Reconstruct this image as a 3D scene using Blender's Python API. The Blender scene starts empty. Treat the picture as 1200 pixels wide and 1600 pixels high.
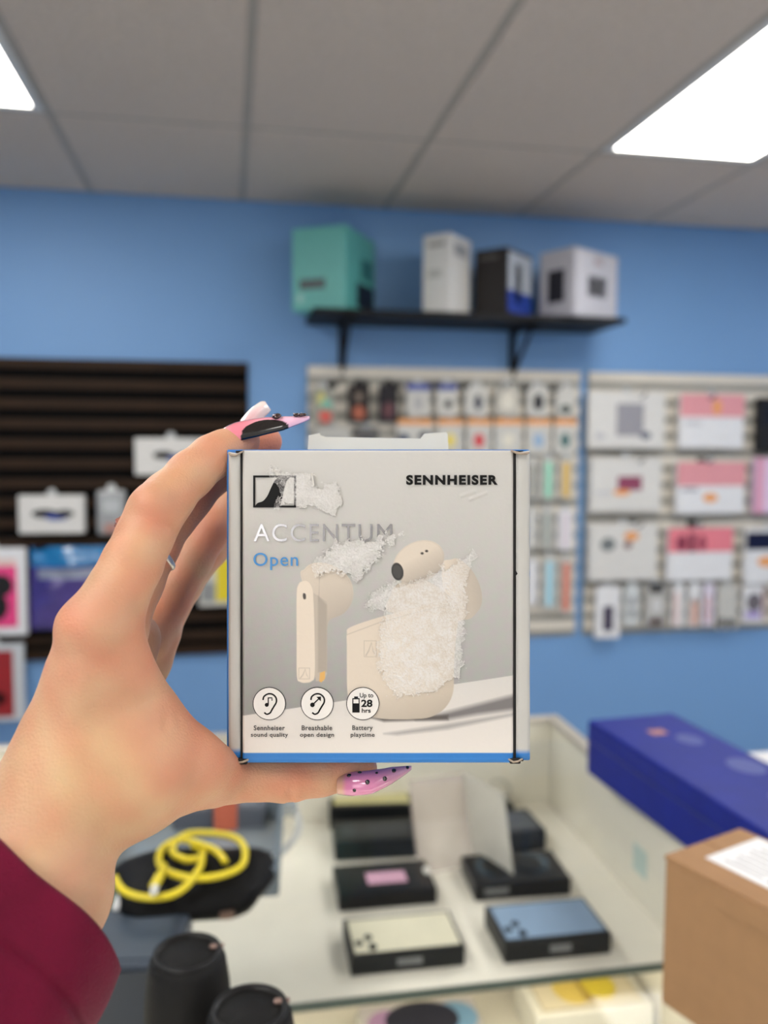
import bpy, bmesh, math, random
import numpy as np
from mathutils import Vector, Matrix
random.seed(7)
rng = np.random.default_rng(11)
SC = bpy.context.scene
COL = SC.collection
# ------------------------------------------------------------------ camera
F = 1325.0
PITCH, ROLL, YAW = [math.radians(a) for a in (4.24, 0.27, 10.36)]
fw = np.array([math.sin(YAW)*math.cos(PITCH), math.cos(YAW)*math.cos(PITCH), -math.sin(PITCH)])
rt0 = np.array([math.cos(YAW), -math.sin(YAW), 0.0]); up0 = np.cross(rt0, fw)
RT = math.cos(ROLL)*rt0+math.sin(ROLL)*up0; UP = -math.sin(ROLL)*rt0+math.cos(ROLL)*up0
CAM = np.array([0, 0, 1.5])
cd = bpy.data.cameras.new('camera'); cam = bpy.data.objects.new('camera', cd); COL.objects.link(cam)
cd.sensor_fit = 'VERTICAL'; cd.sensor_height = 36.0; cd.lens = F/1600*36.0
cd.clip_start = 0.01
cd.dof.use_dof = True; cd.dof.focus_distance = 0.298; cd.dof.aperture_fstop = 7.4
M4 = Matrix(((RT[0], UP[0], -fw[0], CAM[0]), (RT[1], UP[1], -fw[1], CAM[1]), (RT[2], UP[2], -fw[2], CAM[2]), (0, 0, 0, 1)))
cam.matrix_world = M4
SC.camera = cam
# ------------------------------------------------------------------ world, exposure
w = bpy.data.worlds.new('world'); SC.world = w; w.use_nodes = True
w.node_tree.nodes['Background'].inputs[0].default_value = (0.8, 0.85, 0.95, 1)
w.node_tree.nodes['Background'].inputs[1].default_value = 0.05
SC.view_settings.view_transform = 'Standard'; SC.view_settings.look = 'None'
SC.view_settings.gamma = 1.0; SC.view_settings.use_curve_mapping = False
SC.view_settings.exposure = 0.0
LAMP = 13.0          # radiance of the troffer diffusers
# added fill light behind the camera; its edge shapes the foil reflection
ld = bpy.data.lights.new('added_rear_fill', 'AREA'); ld.shape = 'RECTANGLE'; ld.size = 1.8; ld.size_y = 1.9
ld.energy = 23; ld.color = (1.0, 0.98, 0.95)
lo = bpy.data.objects.new('added_rear_fill', ld); COL.objects.link(lo)
lo.location = (-1.86, -2.93, 1.35); lo.rotation_euler = (math.radians(90), 0, 0)

def P(px, py, d):
    "world point seen at pixel (px,py), d metres along the optical axis"
    return CAM+d*((px-600)/F*RT-(py-800)/F*UP+fw)
def on(px, py, ax, v):
    r = (px-600)/F*RT-(py-800)/F*UP+fw
    return CAM+r*((v-CAM[ax])/r[ax])
# ------------------------------------------------------------------ materials
def lin(c):
    return tuple((x/255/12.92 if x/255 <= .04045 else ((x/255+.055)/1.055)**2.4) for x in c)
MC = {}
def mat(name, c, rough=.5, metal=0, var=.05, nscale=30, bump=0, bscale=200, coat=0, emit=0, alpha=1, trans=0, sss=0, spec=.5, attr=None, sheen=0):
    if name in MC: return MC[name]
    m = bpy.data.materials.new(name); m.use_nodes = True; nt = m.node_tree; N = nt.nodes; L = nt.links
    b = N['Principled BSDF']; c = lin(c)
    b.inputs['Roughness'].default_value = rough; b.inputs['Metallic'].default_value = metal
    b.inputs['Specular IOR Level'].default_value = spec
    tc = N.new('ShaderNodeTexCoord'); src = None
    if attr:
        a = N.new('ShaderNodeAttribute'); a.attribute_name = attr; src = a.outputs['Color']
    if var:
        n = N.new('ShaderNodeTexNoise'); n.inputs['Scale'].default_value = nscale; n.inputs['Detail'].default_value = 4
        L.new(tc.outputs['Object'], n.inputs['Vector'])
        mr = N.new('ShaderNodeMapRange'); mr.inputs[1].default_value = .25; mr.inputs[2].default_value = .75
        mr.inputs[3].default_value = 1-var; mr.inputs[4].default_value = 1+var
        L.new(n.outputs['Fac'], mr.inputs[0])
        mx = N.new('ShaderNodeVectorMath'); mx.operation = 'MULTIPLY'
        if src is None: mx.inputs[0].default_value = c
        else: L.new(src, mx.inputs[0])
        L.new(mr.outputs[0], mx.inputs[1]); L.new(mx.outputs[0], b.inputs['Base Color'])
    elif src is not None: L.new(src, b.inputs['Base Color'])
    else: b.inputs['Base Color'].default_value = (*c, 1)
    if bump:
        n2 = N.new('ShaderNodeTexNoise'); n2.inputs['Scale'].default_value = bscale; n2.inputs['Detail'].default_value = 5
        L.new(tc.outputs['Object'], n2.inputs['Vector'])
        bp = N.new('ShaderNodeBump'); bp.inputs['Strength'].default_value = 1; bp.inputs['Distance'].default_value = bump
        L.new(n2.outputs['Fac'], bp.inputs['Height']); L.new(bp.outputs[0], b.inputs['Normal'])
    if coat: b.inputs['Coat Weight'].default_value = coat; b.inputs['Coat Roughness'].default_value = .12
    if emit:
        b.inputs['Emission Color'].default_value = (*c, 1); b.inputs['Emission Strength'].default_value = emit
    if alpha < 1: b.inputs['Alpha'].default_value = alpha
    if trans: b.inputs['Transmission Weight'].default_value = trans
    if sheen: b.inputs['Sheen Weight'].default_value = sheen; b.inputs['Sheen Roughness'].default_value = .4
    if sss:
        b.inputs['Subsurface Weight'].default_value = sss; b.inputs['Subsurface Radius'].default_value = (1, .35, .2)
        b.inputs['Subsurface Scale'].default_value = .004
    MC[name] = m; return m
def C(r, g, b, rough=.5, **k):
    if max(r, g, b) < 62 and 'spec' not in k: k['spec'] = .2
    return mat('paint_%d_%d_%d_%d%s' % (r, g, b, int(rough*100), ''.join(sorted(k))), (r, g, b), rough, **k)
# ------------------------------------------------------------------ object helpers
def meta(o, label=None, cat=None, group=None, kind=None):
    if label: o['label'] = label
    if cat: o['category'] = cat
    if group: o['group'] = group
    if kind: o['kind'] = kind
    return o
def thing(name, label, cat, mtx=None, group=None, loc=None):
    o = bpy.data.objects.new(name, None); COL.objects.link(o); o.empty_display_size = .02
    if mtx is not None: o.matrix_world = mtx
    if loc is not None: o.location = loc
    return meta(o, label, cat, group)
def link(name, me, m, parent=None, smooth=False):
    if m: me.materials.append(m)
    if smooth: me.polygons.foreach_set('use_smooth', [True]*len(me.polygons))
    o = bpy.data.objects.new(name, me); COL.objects.link(o)
    if parent: o.parent = parent
    return o
def pyd(name, v, f, m, parent=None, smooth=False):
    me = bpy.data.meshes.new(name); me.from_pydata([tuple(map(float, p)) for p in v], [], f); me.update()
    return link(name, me, m, parent, smooth)
def box(name, lo, hi, m, parent=None, bev=0.0, seg=2, mtx=None):
    bm = bmesh.new(); bmesh.ops.create_cube(bm, size=1)
    lo = Vector(lo); hi = Vector(hi)
    for v in bm.verts:
        v.co = Vector([(lo[i]+hi[i])/2+v.co[i]*(hi[i]-lo[i]) for i in range(3)])
    if bev: bmesh.ops.bevel(bm, geom=bm.edges[:], offset=bev, segments=seg, affect='EDGES', profile=.5)
    if mtx is not None: bm.transform(mtx)
    bmesh.ops.recalc_face_normals(bm, faces=bm.faces)
    me = bpy.data.meshes.new(name); bm.to_mesh(me); bm.free()
    return link(name, me, m, parent)
def slab(name, pts, axis, lo, hi, m, parent=None):
    "prism: 2-D outline pts in the two other axes, extruded along axis from lo to hi"
    n = len(pts); v = []
    for c in (lo, hi):
        for p in pts:
            q = list(p); q.insert(axis, c); v.append(q)
    f = [list(range(n)), list(range(n, 2*n))]+[[i, (i+1) % n, n+(i+1) % n, n+i] for i in range(n)]
    bm = bmesh.new(); vs = [bm.verts.new(p) for p in v]
    for k in f: bm.faces.new([vs[i] for i in k])
    bmesh.ops.recalc_face_normals(bm, faces=bm.faces)
    bmesh.ops.triangulate(bm, faces=[q for q in bm.faces if len(q.verts) > 4])
    me = bpy.data.meshes.new(name); bm.to_mesh(me); bm.free()
    return link(name, me, m, parent)
def tube(name, pts, r, m, parent=None, n=10, closed=False, smooth=True):
    pts = [Vector(p) for p in pts]; K = len(pts); rr = r if hasattr(r, '__len__') else [r]*K
    v = []; f = []; prev = None
    for i, p in enumerate(pts):
        a = pts[(i-1) % K] if (closed or i > 0) else p; b = pts[(i+1) % K] if (closed or i < K-1) else p
        t = (b-a).normalized()
        u = (prev-t*prev.dot(t)) if prev else t.orthogonal()
        u.normalize(); prev = u; w2 = t.cross(u)
        for k in range(n):
            an = 2*math.pi*k/n; v.append(p+(u*math.cos(an)+w2*math.sin(an))*rr[i])
    for i in range(K if closed else K-1):
        for k in range(n):
            j = (i+1) % K
            f.append([i*n+k, i*n+(k+1) % n, j*n+(k+1) % n, j*n+k])
    if not closed: f += [list(range(n))[::-1], [(K-1)*n+k for k in range(n)]]
    return pyd(name, v, f, m, parent, smooth)
def spline(pts, n=8, closed=False):
    pts = [np.array(p, float) for p in pts]; K = len(pts); out = []
    g = (lambda i: pts[i % K]) if closed else (lambda i: pts[min(max(i, 0), K-1)])
    for i in range(K if closed else K-1):
        p0, p1, p2, p3 = g(i-1), g(i), g(i+1), g(i+2)
        for k in range(n):
            t = k/n
            out.append(.5*(2*p1+(p2-p0)*t+(2*p0-5*p1+4*p2-p3)*t*t+(3*p1-p0-3*p2+p3)*t**3))
    if not closed: out.append(pts[-1])
    return out
def lathe(name, prof, m, parent=None, n=40, smooth=True, loc=(0, 0, 0)):
    v = []; f = []
    for (r, z) in prof:
        for k in range(n):
            a = 2*math.pi*k/n; v.append((loc[0]+r*math.cos(a), loc[1]+r*math.sin(a), loc[2]+z))
    K = len(prof)
    for i in range(K-1):
        for k in range(n): f.append([i*n+k, i*n+(k+1) % n, (i+1)*n+(k+1) % n, (i+1)*n+k])
    f += [list(range(n))[::-1], [(K-1)*n+k for k in range(n)]]
    return pyd(name, v, f, m, parent, smooth)

# ================================================================== THE SETTING
X0, X1, Y0, YW, ZC = -2.95, 4.2, -3.0, 3.695, 2.54
BLUE = mat('blue_wall_paint', (114, 157, 206), .55, var=.02, nscale=2, bump=.0004, bscale=90)
def sbox(name, lo, hi, m, parent=None): return meta(box(name, lo, hi, m, parent), kind='structure')
sbox('wall_back', (X0, YW, 0), (X1, YW+.1, ZC+.05), BLUE)
sbox('wall_left', (X0-.1, Y0, 0), (X0, YW+.1, ZC+.05), BLUE)
sbox('wall_right', (X1, Y0, 0), (X1+.1, YW+.1, ZC+.05), BLUE)
sbox('wall_front', (X0, Y0-.1, 0), (X1, Y0, ZC+.05), mat('front_wall_paint', (220, 217, 212), .6))
sbox('floor', (X0, Y0, -.1), (X1, YW, 0), mat('grey_floor_vinyl', (192, 187, 180), .45, var=.08, nscale=6))
ceil = sbox('ceiling', (X0, Y0, ZC+.03), (X1, YW, ZC+.1), C(120, 116, 110, .9))
TILE = mat('mineral_fibre_tile', (206, 194, 183), .95, var=.06, nscale=60, bump=.008, bscale=45, spec=.15)
BAR = mat('ceiling_grid_bar', (168, 162, 153), .6, var=.02)
gx = [.065+.606*k for k in range(-5, 7)]; gx = [X0]+[g for g in gx if X0+.05 < g < X1-.05]+[X1]
gy = [2.869-1.22*k for k in range(0, 5)][::-1]; gy = [Y0]+[g for g in gy if g > Y0+.05]+[YW]
lamps = []
for i in range(len(gx)-1):
    for j in range(len(gy)-1):
        a, b, c, d = gx[i], gx[i+1], gy[j], gy[j+1]
        kx = round((a-.065)/.606); ky = round((2.869-d)/1.22)
        if (kx-2) % 4 == 0 and ky in (0, 2, 4) and j < len(gy)-2 and i > 0:
            lamps.append((a, b, c, d)); continue
        box('ceiling_tile', (a+.012, c+.012, ZC-.004), (b-.012, d-.012, ZC+.012), TILE, ceil, bev=.003, seg=1)
for g in gx[1:-1]: box('grid_bar', (g-.012, Y0, ZC-.001), (g+.012, YW, ZC+.02), BAR, ceil, bev=.001, seg=1)
for g in gy[1:-1]: box('grid_bar', (X0, g-.012, ZC-.0015), (X1, g+.012, ZC+.0195), BAR, ceil, bev=.001, seg=1)
LL = {(-1, 0): 'recessed ceiling light panel at the upper left, cut off by the frame',
      (1, 0): 'bright recessed ceiling light panel at the upper right of the picture'}
DIF = mat('lit_troffer_diffuser', (255, 252, 246), .4, var=.04, nscale=3, emit=LAMP)
for (a, b, c, d) in lamps:
    k = (-1 if a < 0 else (1 if a < 2 else 2), 0 if d > 2.5 else 1)
    lab = LL.get(k) or 'ceiling light panel behind the photographer, %s row, %s' % (('nearest', 'second', 'third')[0 if d > 2 else 1 if d > -1 else 2], ('far left', 'left', 'right', 'far right')[0 if a < -2 else 1 if a < 0 else 2 if a < 2 else 3])
    t = thing('ceiling_light', lab, 'light', loc=((a+b)/2, (c+d)/2, ZC), group='fluorescent ceiling panels' if k not in LL else 'ceiling panels in view')
    hx, hy = (b-a)/2-.012, (d-c)/2-.012
    box('frame', (-hx, -hy, -.004), (-hx+.03, hy, .02), C(225, 225, 222, .4), t, bev=.002)
    box('frame', (hx-.03, -hy, -.004), (hx, hy, .02), C(225, 225, 222, .4), t, bev=.002)
    box('frame', (-hx, -hy, -.0035), (hx, -hy+.03, .0195), C(225, 225, 222, .4), t, bev=.002)
    box('frame', (-hx, hy-.03, -.0035), (hx, hy, .0195), C(225, 225, 222, .4), t, bev=.002)
    box('diffuser', (-hx+.03, -hy+.03, 0), (hx-.03, hy-.03, .008), DIF, t, bev=.001)

# ================================================================== SLATWALLS
def slatwall(label, xa, xb, za, zb, m_face, m_back, frac, per, trimm=None, hooks=()):
    t = thing('slatwall_panel', label, 'wall panel', loc=((xa+xb)/2, YW, za)); W = (xb-xa)/2; H = zb-za
    box('backing_board', (-W, -.012, 0), (W, -.0005, H), m_back, t)
    n = int(H/per); first = None; z = H
    while z > .02:
        z0 = max(z-per*frac, 0)
        if first is None:
            first = box('slat', (-W, -.024, 0), (W, -.012, per*frac), m_face, t, bev=.002); first.location.z = z0
        else:
            s = first.copy(); COL.objects.link(s); s.parent = t; s.location.z = z0
        z -= per
    for (hx, hz) in hooks:
        h = tube('hook', [(hx-(xa+xb)/2, -.02, hz-za), (hx-(xa+xb)/2, -.10, hz-za-.004), (hx-(xa+xb)/2, -.125, hz-za+.012)], .004, C(60, 60, 60, .4, metal=.8), t, n=8)
        box('hook_plate', (hx-(xa+xb)/2-.022, -.03, hz-za-.015), (hx-(xa+xb)/2+.022, -.022, hz-za+.015), C(45, 45, 45, .4), t, bev=.002)
    return t
BRN = mat('brown_black_slat_laminate', (46, 32, 21), .6, var=.15, nscale=8, spec=.15); BLK = mat('black_groove', (5, 5, 5), .8, spec=.1)
CRM = mat('cream_slat_laminate', (214, 207, 194), .45, var=.03); GRV = mat('grey_groove', (150, 148, 140), .6)

IT = []
def hang(name, label, cat, x0, y0, x1, y1, body, prints=(), th=.03, off=.06, tab=True, hookm=None, rnd=.003, group=None, bm_=None):
    "a packaged product hanging in front of the back wall; the pixel box is turned into a place and size on the plane y = YW-off"
    Yp = YW-off
    a = on(x0, y1, 1, Yp); b = on(x1, y0, 1, Yp)
    w_, h_ = b[0]-a[0], b[2]-a[2]
    t = thing(name, label, cat, loc=((a[0]+b[0])/2, Yp, a[2]), group=group)
    t.rotation_euler[2] = math.radians(random.uniform(-2, 2))
    bo = box('carton' if th > .02 else 'backing_card', (-w_/2, 0, 0), (w_/2, th, h_), body, t, bev=min(rnd, th*.4, w_*.2))
    for k, (u0, v0, u1, v1, c, nm) in enumerate(prints):
        z0, z1 = h_*(1-v1), h_*(1-v0)
        if nm == 'blob':
            n = 20; cx, cz, rx, rz = -w_/2+w_*(u0+u1)/2, (z0+z1)/2, w_*(u1-u0)/2, (z1-z0)/2
            slab('printed_picture', [(cx+rx*math.cos(i*2*math.pi/n), cz+rz*math.sin(i*2*math.pi/n)) for i in range(n)], 1, -.0012-.0003*k, .0, c, t)
        else:
            box(nm if nm != 'print' else 'printed_picture', (-w_/2+w_*u0, -.001-.0003*k, z0), (-w_/2+w_*u1, 0, z1), c, t)
    if tab:
        tw = min(.02, w_*.3)
        slab('hang_tab', [(-tw, h_), (tw, h_), (tw*.8, h_+.018), (tw*.3, h_+.026), (-tw*.3, h_+.026), (-tw*.8, h_+.018)], 1, th*.4, th*.4+.002, bm_ or C(190, 192, 192, .25), t)
    return t
W1 = C(214, 212, 208, .35); W2 = C(198, 196, 190, .35); W3 = C(226, 226, 228, .25); GR = C(140, 142, 142, .35); DK = C(34, 33, 34, .4)
ORG = C(232, 160, 96, .4); PNK = C(222, 152, 158, .4); PNK2 = C(228, 128, 140, .4); NVY = C(24, 28, 58, .35); RBL = C(36, 62, 150, .4)
CLR = C(206, 210, 210, .15)
# left dark panel
hooks = []
slatwall('dark brown slatwall panel on the blue wall, behind the hand', -1.14, .082, .616, 1.862, BRN, BLK, .5, .0815)
slatwall('cream slatwall panel under the black shelf, crowded with small packs', .336, 1.578, .64, 1.856, CRM, GRV, .62, .0762,
         hooks=[(.44, 1.775), (.58, 1.775), (.72, 1.775), (.9, 1.775), (1.03, 1.775), (1.2, 1.775), (1.31, 1.775), (1.45, 1.775)])
slatwall('white slatwall panel at the right with tablet cases', 1.62, 2.84, .64, 1.856, CRM, GRV, .62, .0762,
         hooks=[(1.85, 1.745), (2.19, 1.745), (1.85, 1.45), (2.19, 1.45), (1.85, 1.155), (2.15, 1.155)])
hang('earphone_carton', 'white carton with dark and blue picture, higher of two on brown slatwall', 'box', 211, 685, 322, 742, W1, [(.25, .35, .55, .58, DK, 'blob'), (.45, .45, .85, .65, RBL, 'blob'), (.6, .4, .9, .55, DK, 'blob')], th=.04)
hang('earphone_carton', 'white carton with dark and blue picture, lower of two on brown slatwall', 'box', 29, 774, 131, 834, W1, [(.2, .36, .6, .6, DK, 'blob'), (.4, .48, .75, .66, RBL, 'blob'), (.55, .38, .85, .58, DK, 'blob')], th=.04)
hang('blister_pack', 'narrow grey clear blister pack beside the lower white carton', 'package', 152, 766, 196, 836, C(150, 152, 154, .2), [(.2, .2, .8, .5, C(176, 180, 182, .3), 'print'), (.25, .75, .8, .95, C(170, 120, 110, .3), 'print')], rnd=.01)
hang('phone_case_pack', 'white framed pack with hot pink card and black figure at left edge', 'package', -62, 856, 40, 996, W3, [(.1, .12, .86, .9, C(228, 64, 130, .4), 'print'), (.45, .3, .8, .55, DK, 'blob'), (.35, .5, .72, .82, DK, 'blob'), (.1, .12, .86, .2, C(226, 196, 190, .4), 'print')], rnd=.008)
# purple bag: crinkled
def bag(label, x0, y0, x1, y1, cols, off=.07, name='plastic_bag', cat='bag', amp=.008, tuck=.12, n=18, th=.02):
    Yp = YW-off; a = on(x0, y1, 1, Yp); b = on(x1, y0, 1, Yp); w_, h_ = b[0]-a[0], b[2]-a[2]
    t = thing(name, label, cat, loc=((a[0]+b[0])/2, Yp, a[2]))
    def sheet(nm, u0, v0, u1, v1, m, lift):
        v = []; f = []; r = np.random.default_rng(int(abs(x0)*7+y0)); ph = r.uniform(0, 6, 6)
        for s in (0, 1):
            for j in range(n+1):
                for i in range(n+1):
                    u = u0+(u1-u0)*i/n; vv = v0+(v1-v0)*j/n
                    e = (1-(2*u-1)**4)*(1-(2*vv-1)**4)
                    wv = amp*(math.sin(9*u+5*vv+ph[0])+.6*math.sin(17*u-11*vv+ph[1])+.5*math.sin(31*vv+7*u+ph[2]))
                    pw = 1-tuck*(1-vv)*.5
                    yy = -(th*e+wv*.5)-lift if s == 0 else .004
                    v.append(((-w_/2+w_*u)*pw, yy, h_*(1-vv)))
        k = (n+1)**2
        for j in range(n):
            for i in range(n):
                q = j*(n+1)+i; f.append([q, q+1, q+n+2, q+n+1]); f.append([k+q, k+q+n+1, k+q+n+2, k+q+1])
        for i in range(n):
            for q0, q1 in ((i, i+1), (n*(n+1)+i, n*(n+1)+i+1), (i*(n+1), (i+1)*(n+1)), (i*(n+1)+n, (i+1)*(n+1)+n)):
                f.append([q0, q1, k+q1, k+q0])
        return pyd(nm, v, f, m, t, True)
    sheet('pouch', 0, 0, 1, 1, cols[0], 0)
    for k, (u0, v0, u1, v1, m, nm) in enumerate(cols[1]): sheet(nm, u0, v0, u1, v1, m, .0015+.0008*k)
    return t
bag('glossy purple bag with a bright blue header hanging on brown slatwall', 46, 852, 205, 985,
    (mat('purple_gloss', (66, 50, 128), .18, coat=1, var=.1), [(.0, 0, 1, .24, mat('blue_gloss', (24, 116, 176), .15, coat=1), 'header'), (.08, .26, .7, .38, mat('silver_print', (150, 156, 178), .2, metal=.3), 'printed_band')]), amp=.012)
hang('accessory_pack', 'white and yellow pack between the hand and the held box', 'package', 311, 872, 400, 948, W2, [(.3, 0, 1, .9, C(224, 204, 40, .4), 'print'), (.05, .5, .28, .9, GR, 'print')], th=.03)
hang('red_gift_pack', 'red pack in a clear white sleeve at the lower left edge', 'package', -52, 1006, 36, 1130, C(196, 200, 204, .2), [(.08, .08, .82, .94, C(150, 20, 30, .3), 'print'), (.3, .6, .7, .8, C(60, 10, 14, .3), 'blob')], off=.09)
# centre panel, first row
R1 = 'small packs in the top row of the cream slatwall'
hang('phone_grip_pack', 'rainbow coloured pack at the left end of the cream slatwall top row', 'package', 488, 606, 522, 662, C(150, 150, 140, .3), [(.2, .1, .6, .5, C(196, 190, 120, .4), 'blob'), (.4, .3, .9, .7, C(120, 178, 160, .4), 'blob'), (.3, .6, .9, .98, C(205, 90, 80, .4), 'blob')], th=.015, group=R1)
hang('pendant_pack', 'black pack with a rusty orange charm, second in top row', 'package', 544, 602, 578, 660, C(48, 42, 42, .4), [(.2, .55, .8, .92, C(166, 88, 62, .4), 'blob'), (.3, .2, .7, .4, C(120, 104, 90, .4), 'blob')], th=.015, group=R1, bm_=DK)
hang('pendant_pack', 'black pack with a dull maroon charm, third in top row', 'package', 592, 602, 622, 660, C(40, 37, 42, .4), [(.2, .45, .8, .9, C(92, 48, 56, .4), 'blob')], th=.015, group=R1, bm_=DK)
hang('cable_pack', 'white pack with blue header and plain window, left of the blue-topped pair', 'package', 635, 600, 672, 650, W2, [(0, 0, 1, .2, RBL, 'header'), (.3, .4, .7, .8, C(170, 168, 168, .3), 'print')], th=.02, group=R1)
hang('cable_pack', 'white pack with blue header and black dot, right of the blue-topped pair', 'package', 682, 600, 714, 650, W2, [(0, 0, 1, .2, RBL, 'header'), (.4, .5, .75, .75, DK, 'blob')], th=.02, group=R1)
hang('earphone_pack', 'pale pack with slanting navy earphones right of the blue-topped packs', 'package', 727, 603, 762, 650, W2, [(.4, .3, .75, .8, C(38, 44, 66, .3), 'blob')], th=.02, group=R1)
hang('cable_pack', 'clear pack holding a pale coiled cable in the top row', 'package', 774, 603, 812, 650, C(190, 186, 176, .25), [(.2, .2, .8, .8, C(214, 208, 194, .3), 'blob')], th=.02, group=R1)
hang('camera_pack', 'white pack with a round black lens picture, top row right part', 'package', 823, 603, 856, 651, W2, [(.3, .25, .8, .8, C(44, 44, 48, .3), 'blob')], th=.02, group=R1)
hang('cable_pack', 'white pack with dark coil at the right end of the top row', 'package', 868, 604, 900, 651, W2, [(.2, .6, .8, .9, C(84, 92, 86, .3), 'blob')], th=.02, group=R1)
R2 = 'packs in the second row of the cream slatwall'
hang('cable_pack', 'plain off-white pack, leftmost above the held box in second row', 'package', 492, 668, 548, 716, C(186, 184, 178, .3), [(.2, .3, .8, .7, C(160, 158, 154, .3), 'print')], th=.02, off=.05, group=R2)
hang('charger_pack', 'charcoal pack in the second row over the cream tab', 'package', 555, 668, 592, 716, C(92, 90, 90, .3), [(.2, .3, .8, .7, C(50, 50, 52, .3), 'print')], th=.02, off=.05, group=R2)
for lab, x0, x1, c, nm in (('orange-topped pack with a navy corner print', 620, 676, (70, 80, 100), 'l'), ('orange-topped pack with a yellow picture', 683, 724, (226, 206, 110), 'm'),
                          ('orange-topped pack with a red picture', 729, 768, (206, 70, 76), 'm'), ('orange-topped pack with a cream picture', 772, 817, (222, 216, 200), 'm'),
                          ('orange-topped pack with a pale blue picture', 822, 861, (150, 176, 204), 'm'), ('orange-topped pack with a teal picture, last of its row', 865, 901, (76, 112, 110), 'm')):
    pr = [(0, 0, 1, .16, ORG, 'header'), ((0.0 if nm == 'l' else .28), .4, (.35 if nm == 'l' else .72), .8, C(*c, .35), 'blob')]
    if nm == 'l': pr.append((.6, .35, .95, .6, C(60, 60, 70, .35), 'blob'))
    hang('screen_protector_pack', lab, 'package', x0, 655, x1, 710, W2, pr, th=.02, off=.05, group=R2)
R3 = 'slim stylus packs beside the held box'
for lab, x0, y0, x1, y1, c, b_ in (
    ('slim grey pack touching the right edge of the held box, upper row', 824, 722, 843, 780, (150, 150, 142), W2),
    ('slim white pack with a mint green strip', 846, 718, 868, 781, (138, 206, 178), W2),
    ('slim white pack with a mustard yellow strip', 873, 718, 896, 781, (214, 176, 84), W2),
    ('slim pale pack in the middle row against the held box', 822, 798, 840, 858, (206, 206, 204), W2),
    ('slim white pack with a grey green strip, middle row', 844, 797, 866, 858, (160, 166, 160), W2),
    ('slim white pack with a faint pink strip, middle row', 871, 797, 896, 860, (214, 204, 212), W3),
    ('slim plain white pack in the lowest row against the held box', 822, 876, 841, 946, (222, 222, 226), W3),
    ('slim white pack with a pale turquoise strip', 846, 872, 871, 952, (160, 206, 222), W2),
    ('slim white pack with an orange red strip', 874, 874, 895, 960, (214, 118, 92), W2)):
    hang('stylus_pack', lab, 'package', x0, y0, x1, y1, b_, [(.25, .06, .75, .94, C(*c, .35), 'print')], th=.015, off=.05, group=R3)
# right panel
R4 = 'tablet case cartons on the right slatwall'
def tabl(*a, **k): hang('tablet_case_carton', *a, th=.035, off=.075, group=R4, **k)
tabl('white carton with a grey folded tablet case picture, top left', 'box', 919, 614, 1040, 700, W1, [(.36, .2, .72, .78, C(150, 148, 154, .35), 'print'), (.68, .7, .82, .84, C(96, 100, 116, .35), 'blob'), (.08, .72, .22, .84, C(190, 190, 194, .35), 'blob')])
tabl('pink topped carton with an orange sticker on the pink, top row', 'box', 1062, 617, 1163, 700, W3, [(0, 0, 1, .42, PNK, 'print'), (.5, .1, .64, .38, ORG, 'blob'), (.08, .5, .34, .58, C(196, 196, 200, .35), 'print')])
tabl('black carton cut by the right edge of the frame', 'box', 1184, 622, 1240, 706, DK, [(.1, .1, .9, .5, C(26, 26, 34, .3), 'print')])
tabl('white carton with a small maroon tablet picture', 'box', 922, 716, 1034, 800, W1, [(.38, .34, .72, .6, C(140, 64, 92, .35), 'print'), (.32, .58, .56, .7, ORG, 'blob'), (.06, .6, .3, .7, C(200, 200, 202, .35), 'print')])
tabl('pink topped carton with an orange sticker on the white half, second row', 'box', 1056, 722, 1166, 803, W3, [(0, 0, 1, .46, PNK, 'print'), (.38, .6, .6, .78, ORG, 'blob'), (.08, .5, .3, .56, C(150, 150, 156, .35), 'print')])
tabl('pale lilac rounded carton at the right edge, second row', 'box', 1178, 716, 1240, 802, C(222, 200, 224, .35), [(0, 0, .25, 1, C(220, 160, 186, .35), 'print')])
tabl('white carton with grey gadgets and an orange sticker, third row', 'box', 920, 818, 1028, 908, W1, [(.16, .24, .38, .48, C(116, 122, 124, .35), 'blob'), (.5, .14, .72, .3, ORG, 'blob'), (.5, .3, .62, .44, C(126, 96, 96, .35), 'blob')])
tabl('coral pink carton with dark letter shapes, third row', 'box', 1042, 824, 1146, 908, W3, [(0, 0, 1, .46, PNK2, 'print'), (.12, .14, .3, .44, C(136, 52, 72, .35), 'blob'), (.32, .1, .42, .46, C(120, 44, 64, .35), 'print'), (.46, .14, .58, .44, C(150, 60, 80, .35), 'blob')])
tabl('white carton with a navy top and orange sticker at the right edge', 'box', 1164, 826, 1240, 912, W3, [(0, .06, 1, .38, NVY, 'print'), (.25, .5, .7, .7, ORG, 'blob')])
R5 = 'small blister packs in the bottom row of the right slatwall'
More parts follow.
